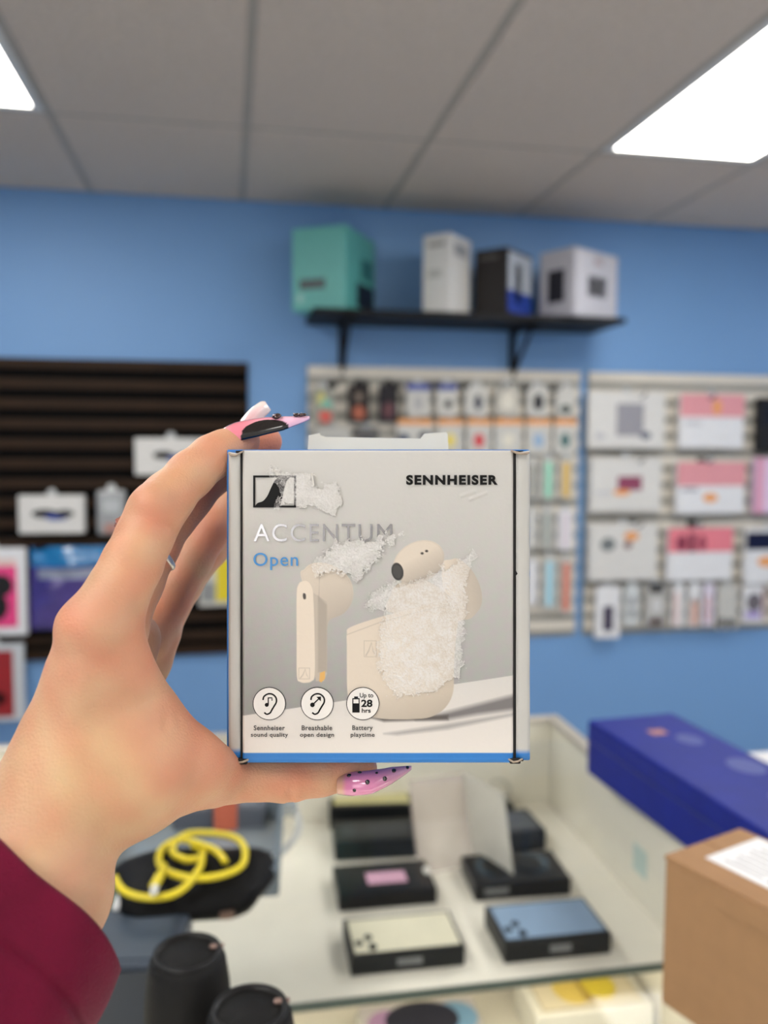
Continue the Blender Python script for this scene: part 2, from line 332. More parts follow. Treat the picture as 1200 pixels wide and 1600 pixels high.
for lab, x0, y0, x1, y1, b_, pr in (
    ('white tapered blister with a dark plum charger, longest at the bottom left', 930, 916, 970, 998, W3, [(.3, .38, .72, .86, C(72, 64, 84, .35), 'print')]),
    ('narrow clear blister with two small grey plugs', 975, 914, 1000, 978, CLR, [(.3, .3, .7, .5, C(120, 118, 126, .35), 'blob'), (.3, .6, .7, .8, C(110, 108, 114, .35), 'blob')]),
    ('clear blister with a black cap and dark base', 1006, 912, 1044, 980, C(180, 178, 174, .2), [(.2, 0, .8, .2, DK, 'print'), (.2, .8, .85, .96, C(82, 62, 58, .35), 'print'), (.3, .3, .75, .7, C(206, 206, 206, .35), 'blob')]),
    ('slim white pack with pale salmon stripes', 1050, 912, 1070, 980, W3, [(.2, .2, .45, .95, C(216, 170, 160, .35), 'print')]),
    ('slim white pack with a peach band and brown print', 1075, 912, 1096, 980, W3, [(.2, .4, .8, .95, C(206, 160, 142, .35), 'print'), (.3, .3, .6, .5, C(120, 100, 96, .35), 'blob')]),
    ('slim lilac white pack near the bottom right', 1099, 912, 1117, 978, C(220, 212, 228, .3), [(.2, .3, .6, .9, C(206, 166, 166, .35), 'print')]),
    ('clear bag shaped blister with small black plugs at its foot', 1120, 914, 1154, 984, C(196, 194, 188, .2), [(.05, .72, .4, .98, C(70, 68, 66, .35), 'blob'), (.5, .75, .85, .98, C(60, 60, 60, .35), 'blob')]),
    ('blister with a grey disc and violet strip at the right edge', 1160, 914, 1196, 974, W3, [(.15, .2, .85, .7, C(106, 100, 106, .35), 'blob'), (.1, .7, .8, .88, C(168, 150, 206, .35), 'print'), (.9, .1, 1, .9, C(130, 40, 50, .35), 'print')])):
    hang('blister_pack', lab, 'package', x0, y0, x1, y1, b_, pr, th=.018, off=.06, group=R5)

# ================================================================== WALL SHELF AND ITS BOXES
zs = float(on(640, 489, 1, 3.42)[2]); xl = float(on(487, 489, 1, 3.42)[0]); xr = float(on(968, 489, 1, 3.42)[0])
t = thing('wall_shelf', 'black wall shelf on two brackets above the cream slatwall', 'shelf', loc=(0, YW, zs))
BS = mat('black_shelf', (16, 16, 18), .55, spec=.2)
box('shelf_board', (xl, -.34, -.022), (xr, 0, 0), BS, t, bev=.002)
for bx in (on(534, 530, 1, YW)[0], on(800, 540, 1, YW)[0]):
    bx = float(bx)
    box('bracket', (bx-.014, -.02, -.26), (bx+.014, 0, -.022), BS, t, bev=.002)
    box('bracket_arm', (bx-.014, -.31, -.036), (bx+.014, 0, -.0225), BS, t, bev=.002)
    slab('bracket_brace', [(-.02, -.23), (-.02, -.20), (-.24, -.036), (-.27, -.036)], 0, bx-.005, bx+.005, BS, t)
def shelfbox(name, label, px, py, Yn, w_, d_, h_, th, body, deco):
    n = on(px, py, 1, Yn); n[2] = zs
    t = thing(name, label, 'box', loc=(n[0], n[1], zs), group='cartons on the black wall shelf')
    t.rotation_euler[2] = th      # local -x runs along the left face, +y along the right face
    box('carton', (-w_, 0, 0), (0, d_, h_), body, t, bev=.003)
    for (face, u0, v0, u1, v1, m, nm) in deco:
        if face == 'L': box(nm, (-w_+w_*u0, -.0015, h_*(1-v1)), (-w_+w_*u1, 0, h_*(1-v0)), m, t)
        else: box(nm, (0, d_*u0, h_*(1-v1)), (.0015, d_*u1, h_*(1-v0)), m, t)
    return t
TEAL = mat('teal_card', (92, 172, 164), .45)
dg = math.radians
shelfbox('gadget_carton', 'large teal carton at the left end of the black shelf', 541, 484, 3.36, .235, .32, .325, dg(-30), TEAL,
         [('L', .14, .62, .62, .75, C(40, 62, 64, .4), 'printed_lettering'), ('L', .1, .8, .2, .9, C(150, 196, 190, .4), 'printed_mark'), ('R', .35, .62, .95, .92, C(28, 34, 46, .4), 'printed_picture'), ('R', .5, .3, .9, .55, C(44, 110, 108, .4), 'printed_panel')])
shelfbox('gadget_carton', 'narrow tall white carton beside the black one on the shelf', 702, 490, 3.36, .123, .19, .315, dg(-42), W1,
         [('L', .2, .1, .8, .16, C(150, 150, 148, .4), 'printed_lettering'), ('L', .2, .45, .7, .55, C(180, 180, 176, .4), 'printed_panel'), ('R', .2, .1, .8, .25, C(150, 150, 152, .4), 'printed_lettering')])
shelfbox('speaker_carton', 'black carton with a white and blue side panel on the shelf', 791, 493, 3.36, .15, .23, .27, dg(-46), C(38, 34, 33, .4),
         [('L', .15, .1, .7, .15, C(80, 76, 72, .4), 'printed_lettering'), ('R', .06, .05, .98, .62, C(170, 176, 186, .4), 'printed_panel'), ('R', .06, .62, .98, .95, RBL, 'printed_panel'), ('R', .3, .2, .55, .8, C(20, 22, 34, .4), 'printed_picture')])
shelfbox('camera_carton', 'silver grey carton with dark screen pictures at the shelf right end', 896, 502, 3.32, .18, .30, .275, dg(-60), C(172, 170, 176, .4),
         [('L', .25, .3, .72, .78, C(36, 36, 42, .4), 'printed_screen'), ('R', .3, .38, .72, .68, C(30, 30, 36, .4), 'printed_screen'), ('R', .42, .08, .62, .2, C(196, 92, 70, .4), 'printed_mark'), ('R', .04, .04, .96, .96, C(186, 184, 190, .4), 'printed_panel')][::-1])

# ================================================================== GLASS DISPLAY CASE
ZT = 1.0; ZD = .84
xr_ = .583; yb = 1.46; xlft = -1.1; yf = -.05; yd = .967
case = thing('display_case', 'glass topped white display case under the hand', 'display case', loc=(0, 0, 0))
WL = mat('white_laminate', (232, 228, 214), .35, var=.02); WD = mat('white_deck', (238, 234, 222), .3, var=.02)
ALU = mat('case_rim_metal', (196, 190, 178), .35, metal=.4)
GL = bpy.data.materials.new('clear_glass'); GL.use_nodes = True
nt = GL.node_tree; nt.nodes.remove(nt.nodes['Principled BSDF'])
tr = nt.nodes.new('ShaderNodeBsdfTransparent'); tr.inputs[0].default_value = (.985, .99, .985, 1)
gl = nt.nodes.new('ShaderNodeBsdfGlossy'); gl.inputs['Roughness'].default_value = .02
fr = nt.nodes.new('ShaderNodeFresnel'); fr.inputs['IOR'].default_value = 1.22
geo = nt.nodes.new('ShaderNodeNewGeometry'); sc_ = nt.nodes.new('ShaderNodeMath'); sc_.operation = 'MULTIPLY'
inv = nt.nodes.new('ShaderNodeMath'); inv.operation = 'SUBTRACT'; inv.inputs[0].default_value = 1
nt.links.new(geo.outputs['Backfacing'], inv.inputs[1]); nt.links.new(fr.outputs[0], sc_.inputs[0]); nt.links.new(inv.outputs[0], sc_.inputs[1])
mxs = nt.nodes.new('ShaderNodeMixShader'); nt.links.new(sc_.outputs[0], mxs.inputs[0])
nt.links.new(tr.outputs[0], mxs.inputs[1]); nt.links.new(gl.outputs[0], mxs.inputs[2]); nt.links.new(mxs.outputs[0], nt.nodes['Material Output'].inputs[0])
box('back_panel', (xlft, yb, .05), (xr_+.018, yb+.018, ZT-.006), WL, case, bev=.001)
box('side_panel', (xr_, yf, .05), (xr_+.018, yb, ZT-.006), WL, case, bev=.001)
box('side_panel', (xlft-.018, yf, .05), (xlft, yb+.018, ZT-.006), WL, case, bev=.001)
box('shelf', (xlft, yd, ZD-.008), (xr_, yb, ZD), WD, case, bev=.001)
box('shelf_edge', (xlft, yd-.003, ZD-.009), (xr_, yd, ZD+.001), C(70, 84, 80, .3), case)
ZL = .68
box('lower_deck', (xlft, yf, ZL-.018), (xr_, yb, ZL), WD, case, bev=.001)
box('front_glass', (xlft, yf-.006, .30), (xr_+.018, yf, ZT-.006), GL, case)
box('front_panel', (xlft, yf-.018, .05), (xr_+.018, yf, .30), WL, case, bev=.001)
FILL = mat('added_fill_strip', (255, 246, 228), .4, var=0, emit=14)
box('added_fill_strip', (xlft+.05, yf+.012, ZT-.022), (xr_-.05, yf+.026, ZT-.012), FILL, case)  # added glowing strip at the front rim, brightens the case inside
box('added_fill_strip', (xlft+.05, yd+.03, ZD-.020), (xr_-.05, yd+.05, ZD-.010), mat('added_fill_strip_low', (255, 246, 228), .4, var=0, emit=7), case)  # second added strip, hidden under the shelf, brightens the lower deck
box('rim', (xr_-.004, yf, ZT-.006), (xr_+.02, yb+.02, ZT+.004), ALU, case, bev=.002)
box('rim', (xlft-.02, yb-.004, ZT-.0058), (xr_-.004, yb+.02, ZT+.0042), ALU, case, bev=.002)
box('glass_top', (xlft, yf, ZT-.006), (xr_-.004, yb-.004, ZT), GL, case)
box('printed_sticker', (xr_-.001, 1.085, .885), (xr_, 1.125, .925), C(190, 210, 204, .4), case)
# second counter beyond the case
c2 = thing('sales_counter', 'white sales counter at the right behind the long blue carton', 'counter', loc=(0, 0, 0))
cy = float(on(1160, 1171, 2, 1.0)[1])
box('counter_top', (xr_+.022, .2, .965), (2.3, cy, .995), C(232, 232, 232, .3), c2, bev=.003)
box('carcass', (xr_+.03, .25, .0), (2.28, cy-.02, .965), C(200, 200, 198, .4), c2, bev=.002)

# ------ phone boxes on the deck
G6 = 'phone boxes in the display case'
def phonebox(label, cx, cy_, w_, d_, h_, base, ang, body, deco, z=ZD, name='phone_box', rnd=.002):
    t = thing(name, label, 'box', loc=(cx, cy_, z), group=G6); t.rotation_euler[2] = ang
    box('lid', (-w_/2, -d_/2, h_*.12), (w_/2, d_/2, h_), body, t, bev=rnd)
    box('tray', (-w_/2+.0006, -d_/2+.0006, 0), (w_/2-.0006, d_/2-.0006, h_*.115), body, t, bev=rnd*.4)
    for k, (u0, v0, u1, v1, m, nm) in enumerate(deco):
        a, b, c, d = -w_/2+w_*u0, -w_/2+w_*u1, d_/2-d_*v1, d_/2-d_*v0
        if nm in ('lens', 'printed_ring', 'printed_blob'):
            n = 22; cx_, cy2 = (a+b)/2, (c+d)/2
            slab(nm, [(cx_+(b-a)/2*math.cos(i*2*math.pi/n), cy2+(d-c)/2*math.sin(i*2*math.pi/n)) for i in range(n)], 2, h_, h_+.0009+.0004*k, m, t)
        elif nm == 'front_mark': box('printed_emblem', (a, -d_/2-.0006, h_*.35), (b, -d_/2, h_*.7), m, t)
        else: box(nm, (a, c, h_), (b, d, h_+.0006+.0003*k), m, t, bev=.0002)
    return t
PB = mat('black_phone_carton', (20, 23, 25), .4, spec=.25, var=.04); EMB = C(110, 112, 114, .3)
def q(x, y, z=ZD): return on(x, y, 2, z)
def place(fl, fr_, depth, **k):
    "front lower corners -> centre, width and rotation"
    a = q(*fl); b = q(*fr_); v = b-a; w_ = float(np.hypot(v[0], v[1])); an = math.atan2(v[1], v[0]); c = (a+b)/2
    return float(c[0]-math.sin(an)*depth/2), float(c[1]+math.cos(an)*depth/2), w_, an
LEN = [(.06, .62, .13, .76, C(40, 44, 44, .2), 'lens'), (.15, .5, .22, .64, C(40, 44, 44, .2), 'lens'), (.17, .74, .24, .9, C(40, 44, 44, .2), 'lens')]
x, y, w_, a = place((548, 1527), (727, 1509), .088)
phonebox('black phone box with a cream phone picture, front of the left column', x, y, w_, .088, .026, 0, a, PB, [(.04, .07, .97, .93, C(222, 218, 196, .35), 'printed_phone')]+LEN+[(.4, 0, .62, 0, EMB, 'front_mark')])
x, y, w_, a = place((788, 1507), (955, 1490), .092)
phonebox('black phone box with a steel blue phone picture at the front right', x, y, w_, .092, .028, 0, a, PB, [(.04, .06, .97, .92, C(136, 162, 192, .3), 'printed_phone')]+LEN+[(.42, 0, .62, 0, EMB, 'front_mark')])
x, y, w_, a = place((529, 1425), (683, 1412), .088)
phonebox('black phone box with a small pink label, middle of the left column', x, y, w_, .088, .024, 0, a, C(22, 22, 24, .25), [(.32, .35, .73, .72, C(206, 160, 186, .4), 'printed_label'), (.93, .3, 1, .55, C(220, 220, 216, .3), 'printed_blob')])
x, y, w_, a = place((525, 1345), (652, 1338), .075)
phonebox('plain black phone box in front of the pale yellow one', x, y, w_*1.03, .08, .032, 0, a, PB, [(.1, .2, .9, .8, C(44, 48, 52, .3), 'printed_panel')])
x, y, w_, a = place((518, 1296), (645, 1292), .08)
phonebox('black phone box with a pale yellow phone picture, back of the left column', x, y, w_*1.05, .085, .04, 0, a, PB, [(.05, .08, .95, .85, C(222, 216, 158, .35), 'printed_phone'), (.78, .12, .9, .3, C(120, 118, 96, .3), 'lens')])
x, y, w_, a = place((742, 1409), (892, 1398), .09)
phonebox('black box with two glossy round lenses printed on top, right column', x, y, w_, .09, .026, 0, a, C(28, 29, 31, .3), [(.1, .15, .42, .75, C(64, 84, 98, .25), 'printed_ring'), (.15, .2, .42, .75, C(26, 28, 30, .3), 'printed_blob'), (.55, .12, .88, .72, C(62, 80, 94, .25), 'printed_ring'), (.52, .18, .8, .72, C(27, 29, 31, .3), 'printed_blob'), (.1, 0, .35, 0, EMB, 'front_mark')])
x, y, w_, a = place((776, 1336), (853, 1328), .085)
phonebox('small slate blue black box behind the lens box', x, y, w_, .085, .035, 0, a, C(42, 48, 58, .4), [(.1, .1, .9, .9, C(62, 70, 82, .35), 'printed_panel')])
# wristband box with a looped band
c = q(788, 1285)
t = thing('watch_stand', 'little dark stand with a pale looped watch band at the back', 'watch', loc=(float(c[0]), float(c[1])+.02, ZD))
box('stand', (-.014, -.02, 0), (.02, .03, .03), C(52, 52, 52, .4), t, bev=.004)
tube('band', [(.0+.022*math.cos(k*math.pi/10)-.005, .002, .045+.024*math.sin(k*math.pi/10)) for k in range(20)], .003, C(190, 188, 176, .3), t, closed=True, n=8)
# white box with yellow phone, and tablet-like phone in the white box in the front, on the lower deck
def lower(fl, fr_, z): 
    a_ = on(*fl, 2, z); b_ = on(*fr_, 2, z); return a_, b_
zt = ZL+.055
a_, b_ = lower((846, 1588), (1016, 1570), zt)
v = b_-a_; w_ = float(np.hypot(v[0], v[1])); an = math.atan2(v[1], v[0]); c = (a_+b_)/2; dp = .10
phonebox('white phone box with a golden yellow phone picture on the lower deck', float(c[0]-math.sin(an)*dp/2), float(c[1]+math.cos(an)*dp/2), w_*1.08, dp, .055, 0, an, C(226, 224, 212, .35),
         [(.07, .06, .93, .92, C(150, 136, 104, .35), 'printed_edge'), (.08, .08, .92, .9, C(222, 212, 184, .35), 'printed_phone'), (.24, .2, .56, .84, C(222, 196, 100, .35), 'printed_blob'), (.5, .16, .78, .8, C(226, 204, 62, .35), 'printed_blob'), (.46, .2, .53, .8, C(176, 146, 66, .35), 'printed_band')], z=ZL, rnd=.003)
a_, b_ = lower((572, 1640), (762, 1620), ZL+.03)
v = b_-a_; w_ = float(np.hypot(v[0], v[1])); an = math.atan2(v[1], v[0]); c = (a_+b_)/2
phonebox('pale box with a dark swirling phone picture at the bottom edge', float(c[0]-math.sin(an)*.045), float(c[1]+math.cos(an)*.045), w_*1.08, .09, .03, 0, an, C(196, 196, 190, .35),
         [(.04, .06, .96, .94, C(198, 194, 196, .3), 'printed_phone'), (.08, .2, .4, .85, C(176, 140, 180, .35), 'printed_blob'), (.6, .15, .95, .85, C(120, 162, 196, .35), 'printed_blob'), (.22, .08, .8, .92, C(44, 46, 60, .35), 'printed_blob')], z=ZL, rnd=.012)
# folded acrylic / card sign standing on the deck
t = thing('tent_sign', 'pale blank folded sign standing among the phone boxes', 'sign', loc=tuple(map(float, q(770, 1385))))
o = np.array(t.location)
p0 = q(742, 1352)-o; p1 = q(806, 1394)-o; p2 = q(655, 1368)-o
SG = mat('translucent_acrylic', (224, 222, 214), .25, alpha=.82)
SG2 = mat('translucent_acrylic_thin', (222, 210, 204), .25, alpha=.45)
def panel(nm, a, b, h_, m, th=.002, lean=(0, 0, 0)):
    a = Vector(a); b = Vector(b); up = Vector((lean[0], lean[1], h_)); nn = (b-a).cross(up).normalized()*th
    v = [a, b, b+up, a+up]; v += [p+nn for p in v]
    return pyd(nm, v, [[0, 1, 2, 3], [7, 6, 5, 4], [0, 4, 5, 1], [1, 5, 6, 2], [2, 6, 7, 3], [3, 7, 4, 0]], m, t)
panel('sign_panel', p0, p1, .145, SG, lean=(-.014, .02))
panel('sign_panel', p0, p2, .145, SG2, lean=(-.014, .02))
# ------ things on the glass at the left
def onT(x, y, z=ZT): return on(x, y, 2, z)
# speakers
def speaker(label, px, py, r_, h_):
    c = on(px, py, 2, ZT+h_)
    t = thing('portable_speaker', label, 'speaker', loc=(float(c[0]), float(c[1]), ZT), group='cylindrical speakers')
    m = mat('black_speaker_mesh', (12, 11, 11), .6, spec=.25, bump=.0006, bscale=900); m2 = mat('black_rubber', (18, 17, 18), .45, spec=.3)
    lathe('body', [(r_*.84, 0), (r_*.93, .004), (r_*.99, h_*.15), (r_*1.03, h_*.45), (r_*1.02, h_*.7), (r_*.96, h_*.88), (r_*.88, h_*.97), (r_*.80, h_)], m, t)
    lathe('top_cap', [(r_*.80, h_-.001), (r_*.78, h_+.002), (r_*.68, h_+.002), (r_*.64, h_-.002), (r_*.3, h_-.003), (.001, h_-.003)], m2, t)
    lathe('button', [(.006, h_-.003), (.006, h_-.0015), (.001, h_-.001)], C(110, 80, 70, .4), t, n=16)
    box('painted_highlight', (r_*.50, .002, h_), (r_*.84, .006, h_+.002), C(150, 124, 114, .5), t, bev=.0015)  # tan streak painted as a highlight near the top rim
    return t
speaker('taller black speaker with a painted tan highlight on its rim, beside the sleeve', 293, 1490, .0282, .17)
speaker('black speaker cut off by the bottom edge of the frame', 390, 1578, .029, .165)
# tray, pouch, cables
tray = thing('plastic_tray', 'grey blue see-through plastic tray under the black pouch', 'tray', loc=tuple(map(float, onT(300, 1360))))
o = np.array(tray.location)
def TL(x, y, z=ZT): return on(x, y, 2, z)-o
ang = -.09
TM = mat('blue_grey_plastic', (120, 134, 146), .2, var=.08, alpha=.8)
def rbox(nm, x0, y0, x1, y1, z0, z1, m, par, bev=.004): 
    return box(nm, (x0, y0, z0), (x1, y1, z1), m, par, bev=bev)
rbox('base', -.10, -.07, .105, .13, 0, .006, TM, tray)
for (a0, b0, a1, b1) in ((-.10, -.07, -.094, .13), (.099, -.07, .105, .13), (-.094, -.07, .099, -.064), (-.094, .124, .099, .13)):
    rbox('side_wall', a0, b0, a1, b1, .0062, .034, TM, tray, bev=.002)
tray.rotation_euler[2] = ang
pc = onT(300, 1375, ZT+.03)
pouch = thing('cable_pouch', 'black soft pouch under the coiled yellow cable', 'pouch', loc=(float(pc[0]), float(pc[1]), ZT+.007))
v = []; f = []; n = 28
for j in range(9):
    th = j/8*math.pi
    for i in range(n):
        a = 2*math.pi*i/n; k = 1+.06*math.sin(3*a+.5)+.04*math.sin(5*a)
        se = math.copysign(abs(math.cos(a))**.7, math.cos(a)); sn = math.copysign(abs(math.sin(a))**.7, math.sin(a))
        v.append((.088*se*k*math.sin(th)**.5, .066*sn*k*math.sin(th)**.5, .02-.02*math.cos(th)+.003*math.sin(4*a+j)*math.sin(th)))
for j in range(8):
    for i in range(n): f.append([j*n+i, j*n+(i+1) % n, (j+1)*n+(i+1) % n, (j+1)*n+i])
pyd('fabric_body', v, f, mat('black_nylon', (8, 8, 9), .6, spec=.15, bump=.0008, bscale=120), pouch, True)
box('zip_pull', (.03, -.068, .012), (.045, -.06, .02), C(110, 90, 80, .4, metal=.6), pouch, bev=.002)
YEL = mat('yellow_cable_jacket', (226, 206, 40), .35, var=.04)
yc = thing('yellow_cable', 'bright yellow cable coiled loosely on the black pouch', 'cable', loc=(float(pc[0]), float(pc[1]), ZT+.05))
o = np.array(yc.location)
def YP(l, z): return [on(x, y, 2, z+.003*math.sin(i*1.3))-o for i, (x, y) in enumerate(l)]
tube('coil', spline(YP([(352, 1347), (338, 1330), (310, 1318), (280, 1312), (255, 1325), (248, 1345), (262, 1362), (300, 1372), (345, 1368), (378, 1352), (382, 1325), (365, 1308), (330, 1302), (295, 1303), (275, 1315), (270, 1332), (290, 1343), (312, 1340), (316, 1328), (300, 1320)], ZT+.055), 8), .0038, YEL, yc)
tube('coil', spline(YP([(316, 1335), (312, 1356), (290, 1385), (262, 1400), (225, 1402), (195, 1393), (182, 1378), (180, 1372)], ZT+.056), 8), .0038, YEL, yc)
tube('plug', spline(YP([(256, 1352), (250, 1368), (240, 1385)], ZT+.062), 6), [.0035]*6+[.005]*7, YEL, yc)
tube('connector', YP([(243, 1384), (240, 1394)], ZT+.062), .004, C(226, 226, 220, .3), yc)
tube('cable_end', spline(YP([(186, 1420), (200, 1440), (225, 1452), (252, 1455)], ZT+.012), 6), .0025, C(150, 144, 40, .5), yc)
gp = onT(430, 1300)
gc = thing('grey_cable', 'pale grey cable curving out to the right of the tray', 'cable', loc=(float(gp[0]), float(gp[1]), ZT)); o = np.array(gc.location)
tube('cord', spline([on(x, y, 2, ZT+.006)-o for x, y in ((405, 1268), (435, 1252), (458, 1262), (467, 1285), (460, 1310), (440, 1332), (424, 1342))], 8), .0042, C(186, 190, 188, .35), gc)
tube('connector', [on(424, 1342, 2, ZT+.006)-o, on(412, 1350, 2, ZT+.006)-o], .0042, C(96, 84, 80, .4), gc)
def gbox(name, label, cat, px, py, w_, d_, h_, ang, m, z=ZT, deco=None):
    c = on(px, py, 2, z)
    t = thing(name, label, cat, loc=(float(c[0]), float(c[1]), z)); t.rotation_euler[2] = ang
    box('body', (-w_/2, -d_/2, 0), (w_/2, d_/2, h_), m, t, bev=min(.004, h_*.3))
    if deco: box(deco[0], (-w_/2*.8, -d_/2*.8, h_), (w_/2*.8, d_/2*.8, h_+.001), deco[1], t)
    return t
gbox('card_box', 'grey card box behind the tray under the thumb', 'box', 345, 1290, .12, .045, .034, -.1, C(88, 94, 104, .4), deco=('label', C(112, 118, 126, .4)))
gbox('red_case', 'small orange red case at the back of the tray', 'case', 352, 1300, .03, .02, .05, .2, C(206, 110, 84, .4))
gbox('clear_tub', 'shallow clear plastic tub behind the grey card box', 'tub', 415, 1268, .085, .05, .02, 0, mat('clear_tub_plastic', (170, 180, 186), .15, alpha=.6))
gbox('green_box', 'dark green box between the sleeve and the tray', 'box', 172, 1420, .05, .07, .03, -.1, C(30, 84, 48, .4))
gbox('slate_box', 'slate blue flat box between the sleeve and the tall speaker', 'box', 195, 1505, .115, .10, .028, -.12, C(54, 64, 78, .4), deco=('lid_panel', C(60, 72, 86, .4)))
gbox('charcoal_box', 'charcoal flat box at the bottom beside the sleeve', 'box', 165, 1620, .12, .09, .03, -.1, C(46, 50, 54, .4))
gbox('white_leaflet', 'white leaflet peeping out under the yellow cable', 'leaflet', 225, 1448, .06, .035, .034, -.1, C(214, 216, 216, .4))
# cardboard box right
cb0 = onT(1033, 1566); hb = .1385
cbx = thing('cardboard_box', 'brown cardboard carton with a white shipping label on the counter', 'box', loc=tuple(map(float, cb0)))
topc = on(1035, 1328, 2, ZT+hb)
e1 = on(1200, 1412, 2, ZT+hb)-topc; e2 = on(1147, 1286, 2, ZT+hb)-topc
a1 = math.atan2(e1[1], e1[0]); cbx.rotation_euler[2] = a1
CB = mat('kraft_cardboard', (166, 127, 90), .8, var=.05, nscale=60, bump=.0003, bscale=400)
L1, L2 = .26, float(np.hypot(e2[0], e2[1])); L2 = max(min(L2, .2), .1)
box('carton', (0, 0, 0), (L1, L2, hb-.004), CB, cbx, bev=.0015)
box('lid_flap', (-.001, -.001, hb-.004), (L1, L2*.5-.0006, hb), CB, cbx, bev=.0012)
box('lid_flap', (-.001, L2*.5+.0006, hb-.004), (L1, L2+.001, hb), CB, cbx, bev=.0012)
box('lid_tab', (.055, -.0032, hb-.022), (.2, -.0008, hb-.002), CB, cbx, bev=.0008)
sl = box('shipping_label', (0, 0, 0), (.085, .075, .0006), C(232, 232, 234, .4), cbx); sl.location = (.022, .026, hb)
for k in range(6):
    box('printed_line', (.012+.004*(k % 2), .01+k*.009, .0006), (.05+.004*(k*2 % 5), .012+k*.009, .0008), C(150, 150, 154, .5), sl)
box('printed_line', (.055, .008, .0006), (.08, .014, .0008), C(90, 90, 96, .5), sl)
# long blue box
zb = .995; hbb = .085
A = on(918, 1124, 2, zb+hbb); B = on(1200, 1304, 2, zb+hbb); D = on(1018, 1112, 2, zb+hbb)
bb = thing('long_blue_carton', 'long glossy royal blue carton lying on the right counter', 'box', loc=(float(A[0]), float(A[1]), zb))
v1 = (A-B); a2 = math.atan2(v1[1], v1[0])-math.pi/2; bb.rotation_euler[2] = a2
wB = .15
BB = mat('royal_blue_gloss_card', (24, 40, 136), .5, var=.12, spec=.2, bump=.0004, bscale=40)
box('carton', (0, -.95, 0), (wB, 0, hbb), BB, bb, bev=.004)
box('lid_edge', (-.001, -.951, hbb*.62), (wB+.001, .001, hbb*.65), C(30, 44, 122, .35), bb)
for k in range(7):
    n = 14; cx, cy_, rx = .1+.012*math.sin(k*2), -.12-.11*k, .018+.006*math.sin(k)
    slab('printed_swirl', [(cx+rx*math.cos(i*2*math.pi/n), cy_+rx*1.3*math.sin(i*2*math.pi/n)) for i in range(n)], 2, hbb, hbb+.0005, C(62, 74, 150, .35), bb)
box('printed_mark', (.06, -.09, hbb), (.085, -.07, hbb+.0006), C(180, 120, 110, .4), bb)

# ================================================================== THE HELD BOX
S = .30/F
KM = Matrix(((RT[0], fw[0], UP[0], 0), (RT[1], fw[1], UP[1], 0), (RT[2], fw[2], UP[2], 0), (0, 0, 0, 1)))
org = P(592, 1191, .30)
KM.translation = Vector(org)
hb_ = thing('earphone_box', 'grey and blue retail earphone box with torn sticker residue, held in the hand', 'box', mtx=KM)
def bx(x): return (x-592)*S
def bz(y): return (1191-y)*S
BLU = mat('blue_carton_print', (38, 112, 186), .4, var=.03, bump=.0001, bscale=300)
GRYC = mat('grey_carton_print', (188, 186, 181), .45, var=.02, bump=.00008, bscale=500)
DARK = mat('painted_gap_shade', (22, 21, 20), .8); PAP = mat('torn_paper_edge', (164, 148, 132), .8, var=.15, nscale=900)
box('carton_body', (bx(353.5), .0008, bz(1189.5)), (bx(829), .045, bz(702)), BLU, hb_, bev=.0005)
box('gap_shade_sheet', (bx(368), .0004, bz(1190)), (bx(818), .0009, bz(704)), DARK, hb_)  # dark sheet, paints the shade seen in the gaps beside the panel
# side strips with slight crumple
def strip(x0, x1, y0, y1, nm):
    ny = 60; nx = 4; v = []; f = []; cols = []
    for j in range(ny+1):
        for i in range(nx+1):
            u = i/nx; t_ = j/ny
            py = y0+(y1-y0)*t_; px = x0+(x1-x0)*u
            if j == 0: py += 4*(1-u) if x0 > 600 else 3*u
            dy = -.0004*(1-abs(2*u-1)**3)+.00012*math.sin(t_*17+x0)+.0001*math.sin(t_*41+u*3)
            if abs(t_-.402) < .009 and x0 > 600: dy += .0004
            v.append((bx(px), .0002+dy, bz(py)))
            cols.append(lin((42, 118, 192)) if py > y1-13.5 else lin((187, 185, 180)))
    for j in range(ny):
        for i in range(nx): f.append([j*(nx+1)+i, (j+1)*(nx+1)+i, (j+1)*(nx+1)+i+1, j*(nx+1)+i+1])
    me = bpy.data.meshes.new(nm); me.from_pydata(v, [], f); me.update()
    at = me.color_attributes.new('tint', 'FLOAT_COLOR', 'POINT')
    at.data.foreach_set('color', np.array([(*c_, 1) for c_ in cols], np.float32).ravel())
    o = link(nm, me, mat('printed_card', (255, 255, 255), .42, var=0, attr='tint', bump=.00006, bscale=700), hb_, True)
    md = o.modifiers.new('solid', 'SOLIDIFY'); md.thickness = .0006; md.offset = -1
    return o
strip(357, 375.5, 706, 1184, 'side_lip'); strip(806.5, 828, 703.5, 1186, 'side_lip')
# hang tab at the back
kk = .342/.30
TP = [(482, 680), (499, 676.5), (501, 680), (509, 682.5), (657, 685), (663, 677.5), (690, 675.5), (697, 675), (699.5, 677.5), (702, 720), (479, 720)]
slab('hang_tab', [(((x-600)*kk+600-592)*S, (1191-((y-800)*kk+800))*S) for x, y in TP], 1, .0425, .0445, mat('cream_card', (228, 222, 206), .6, var=.02), hb_)
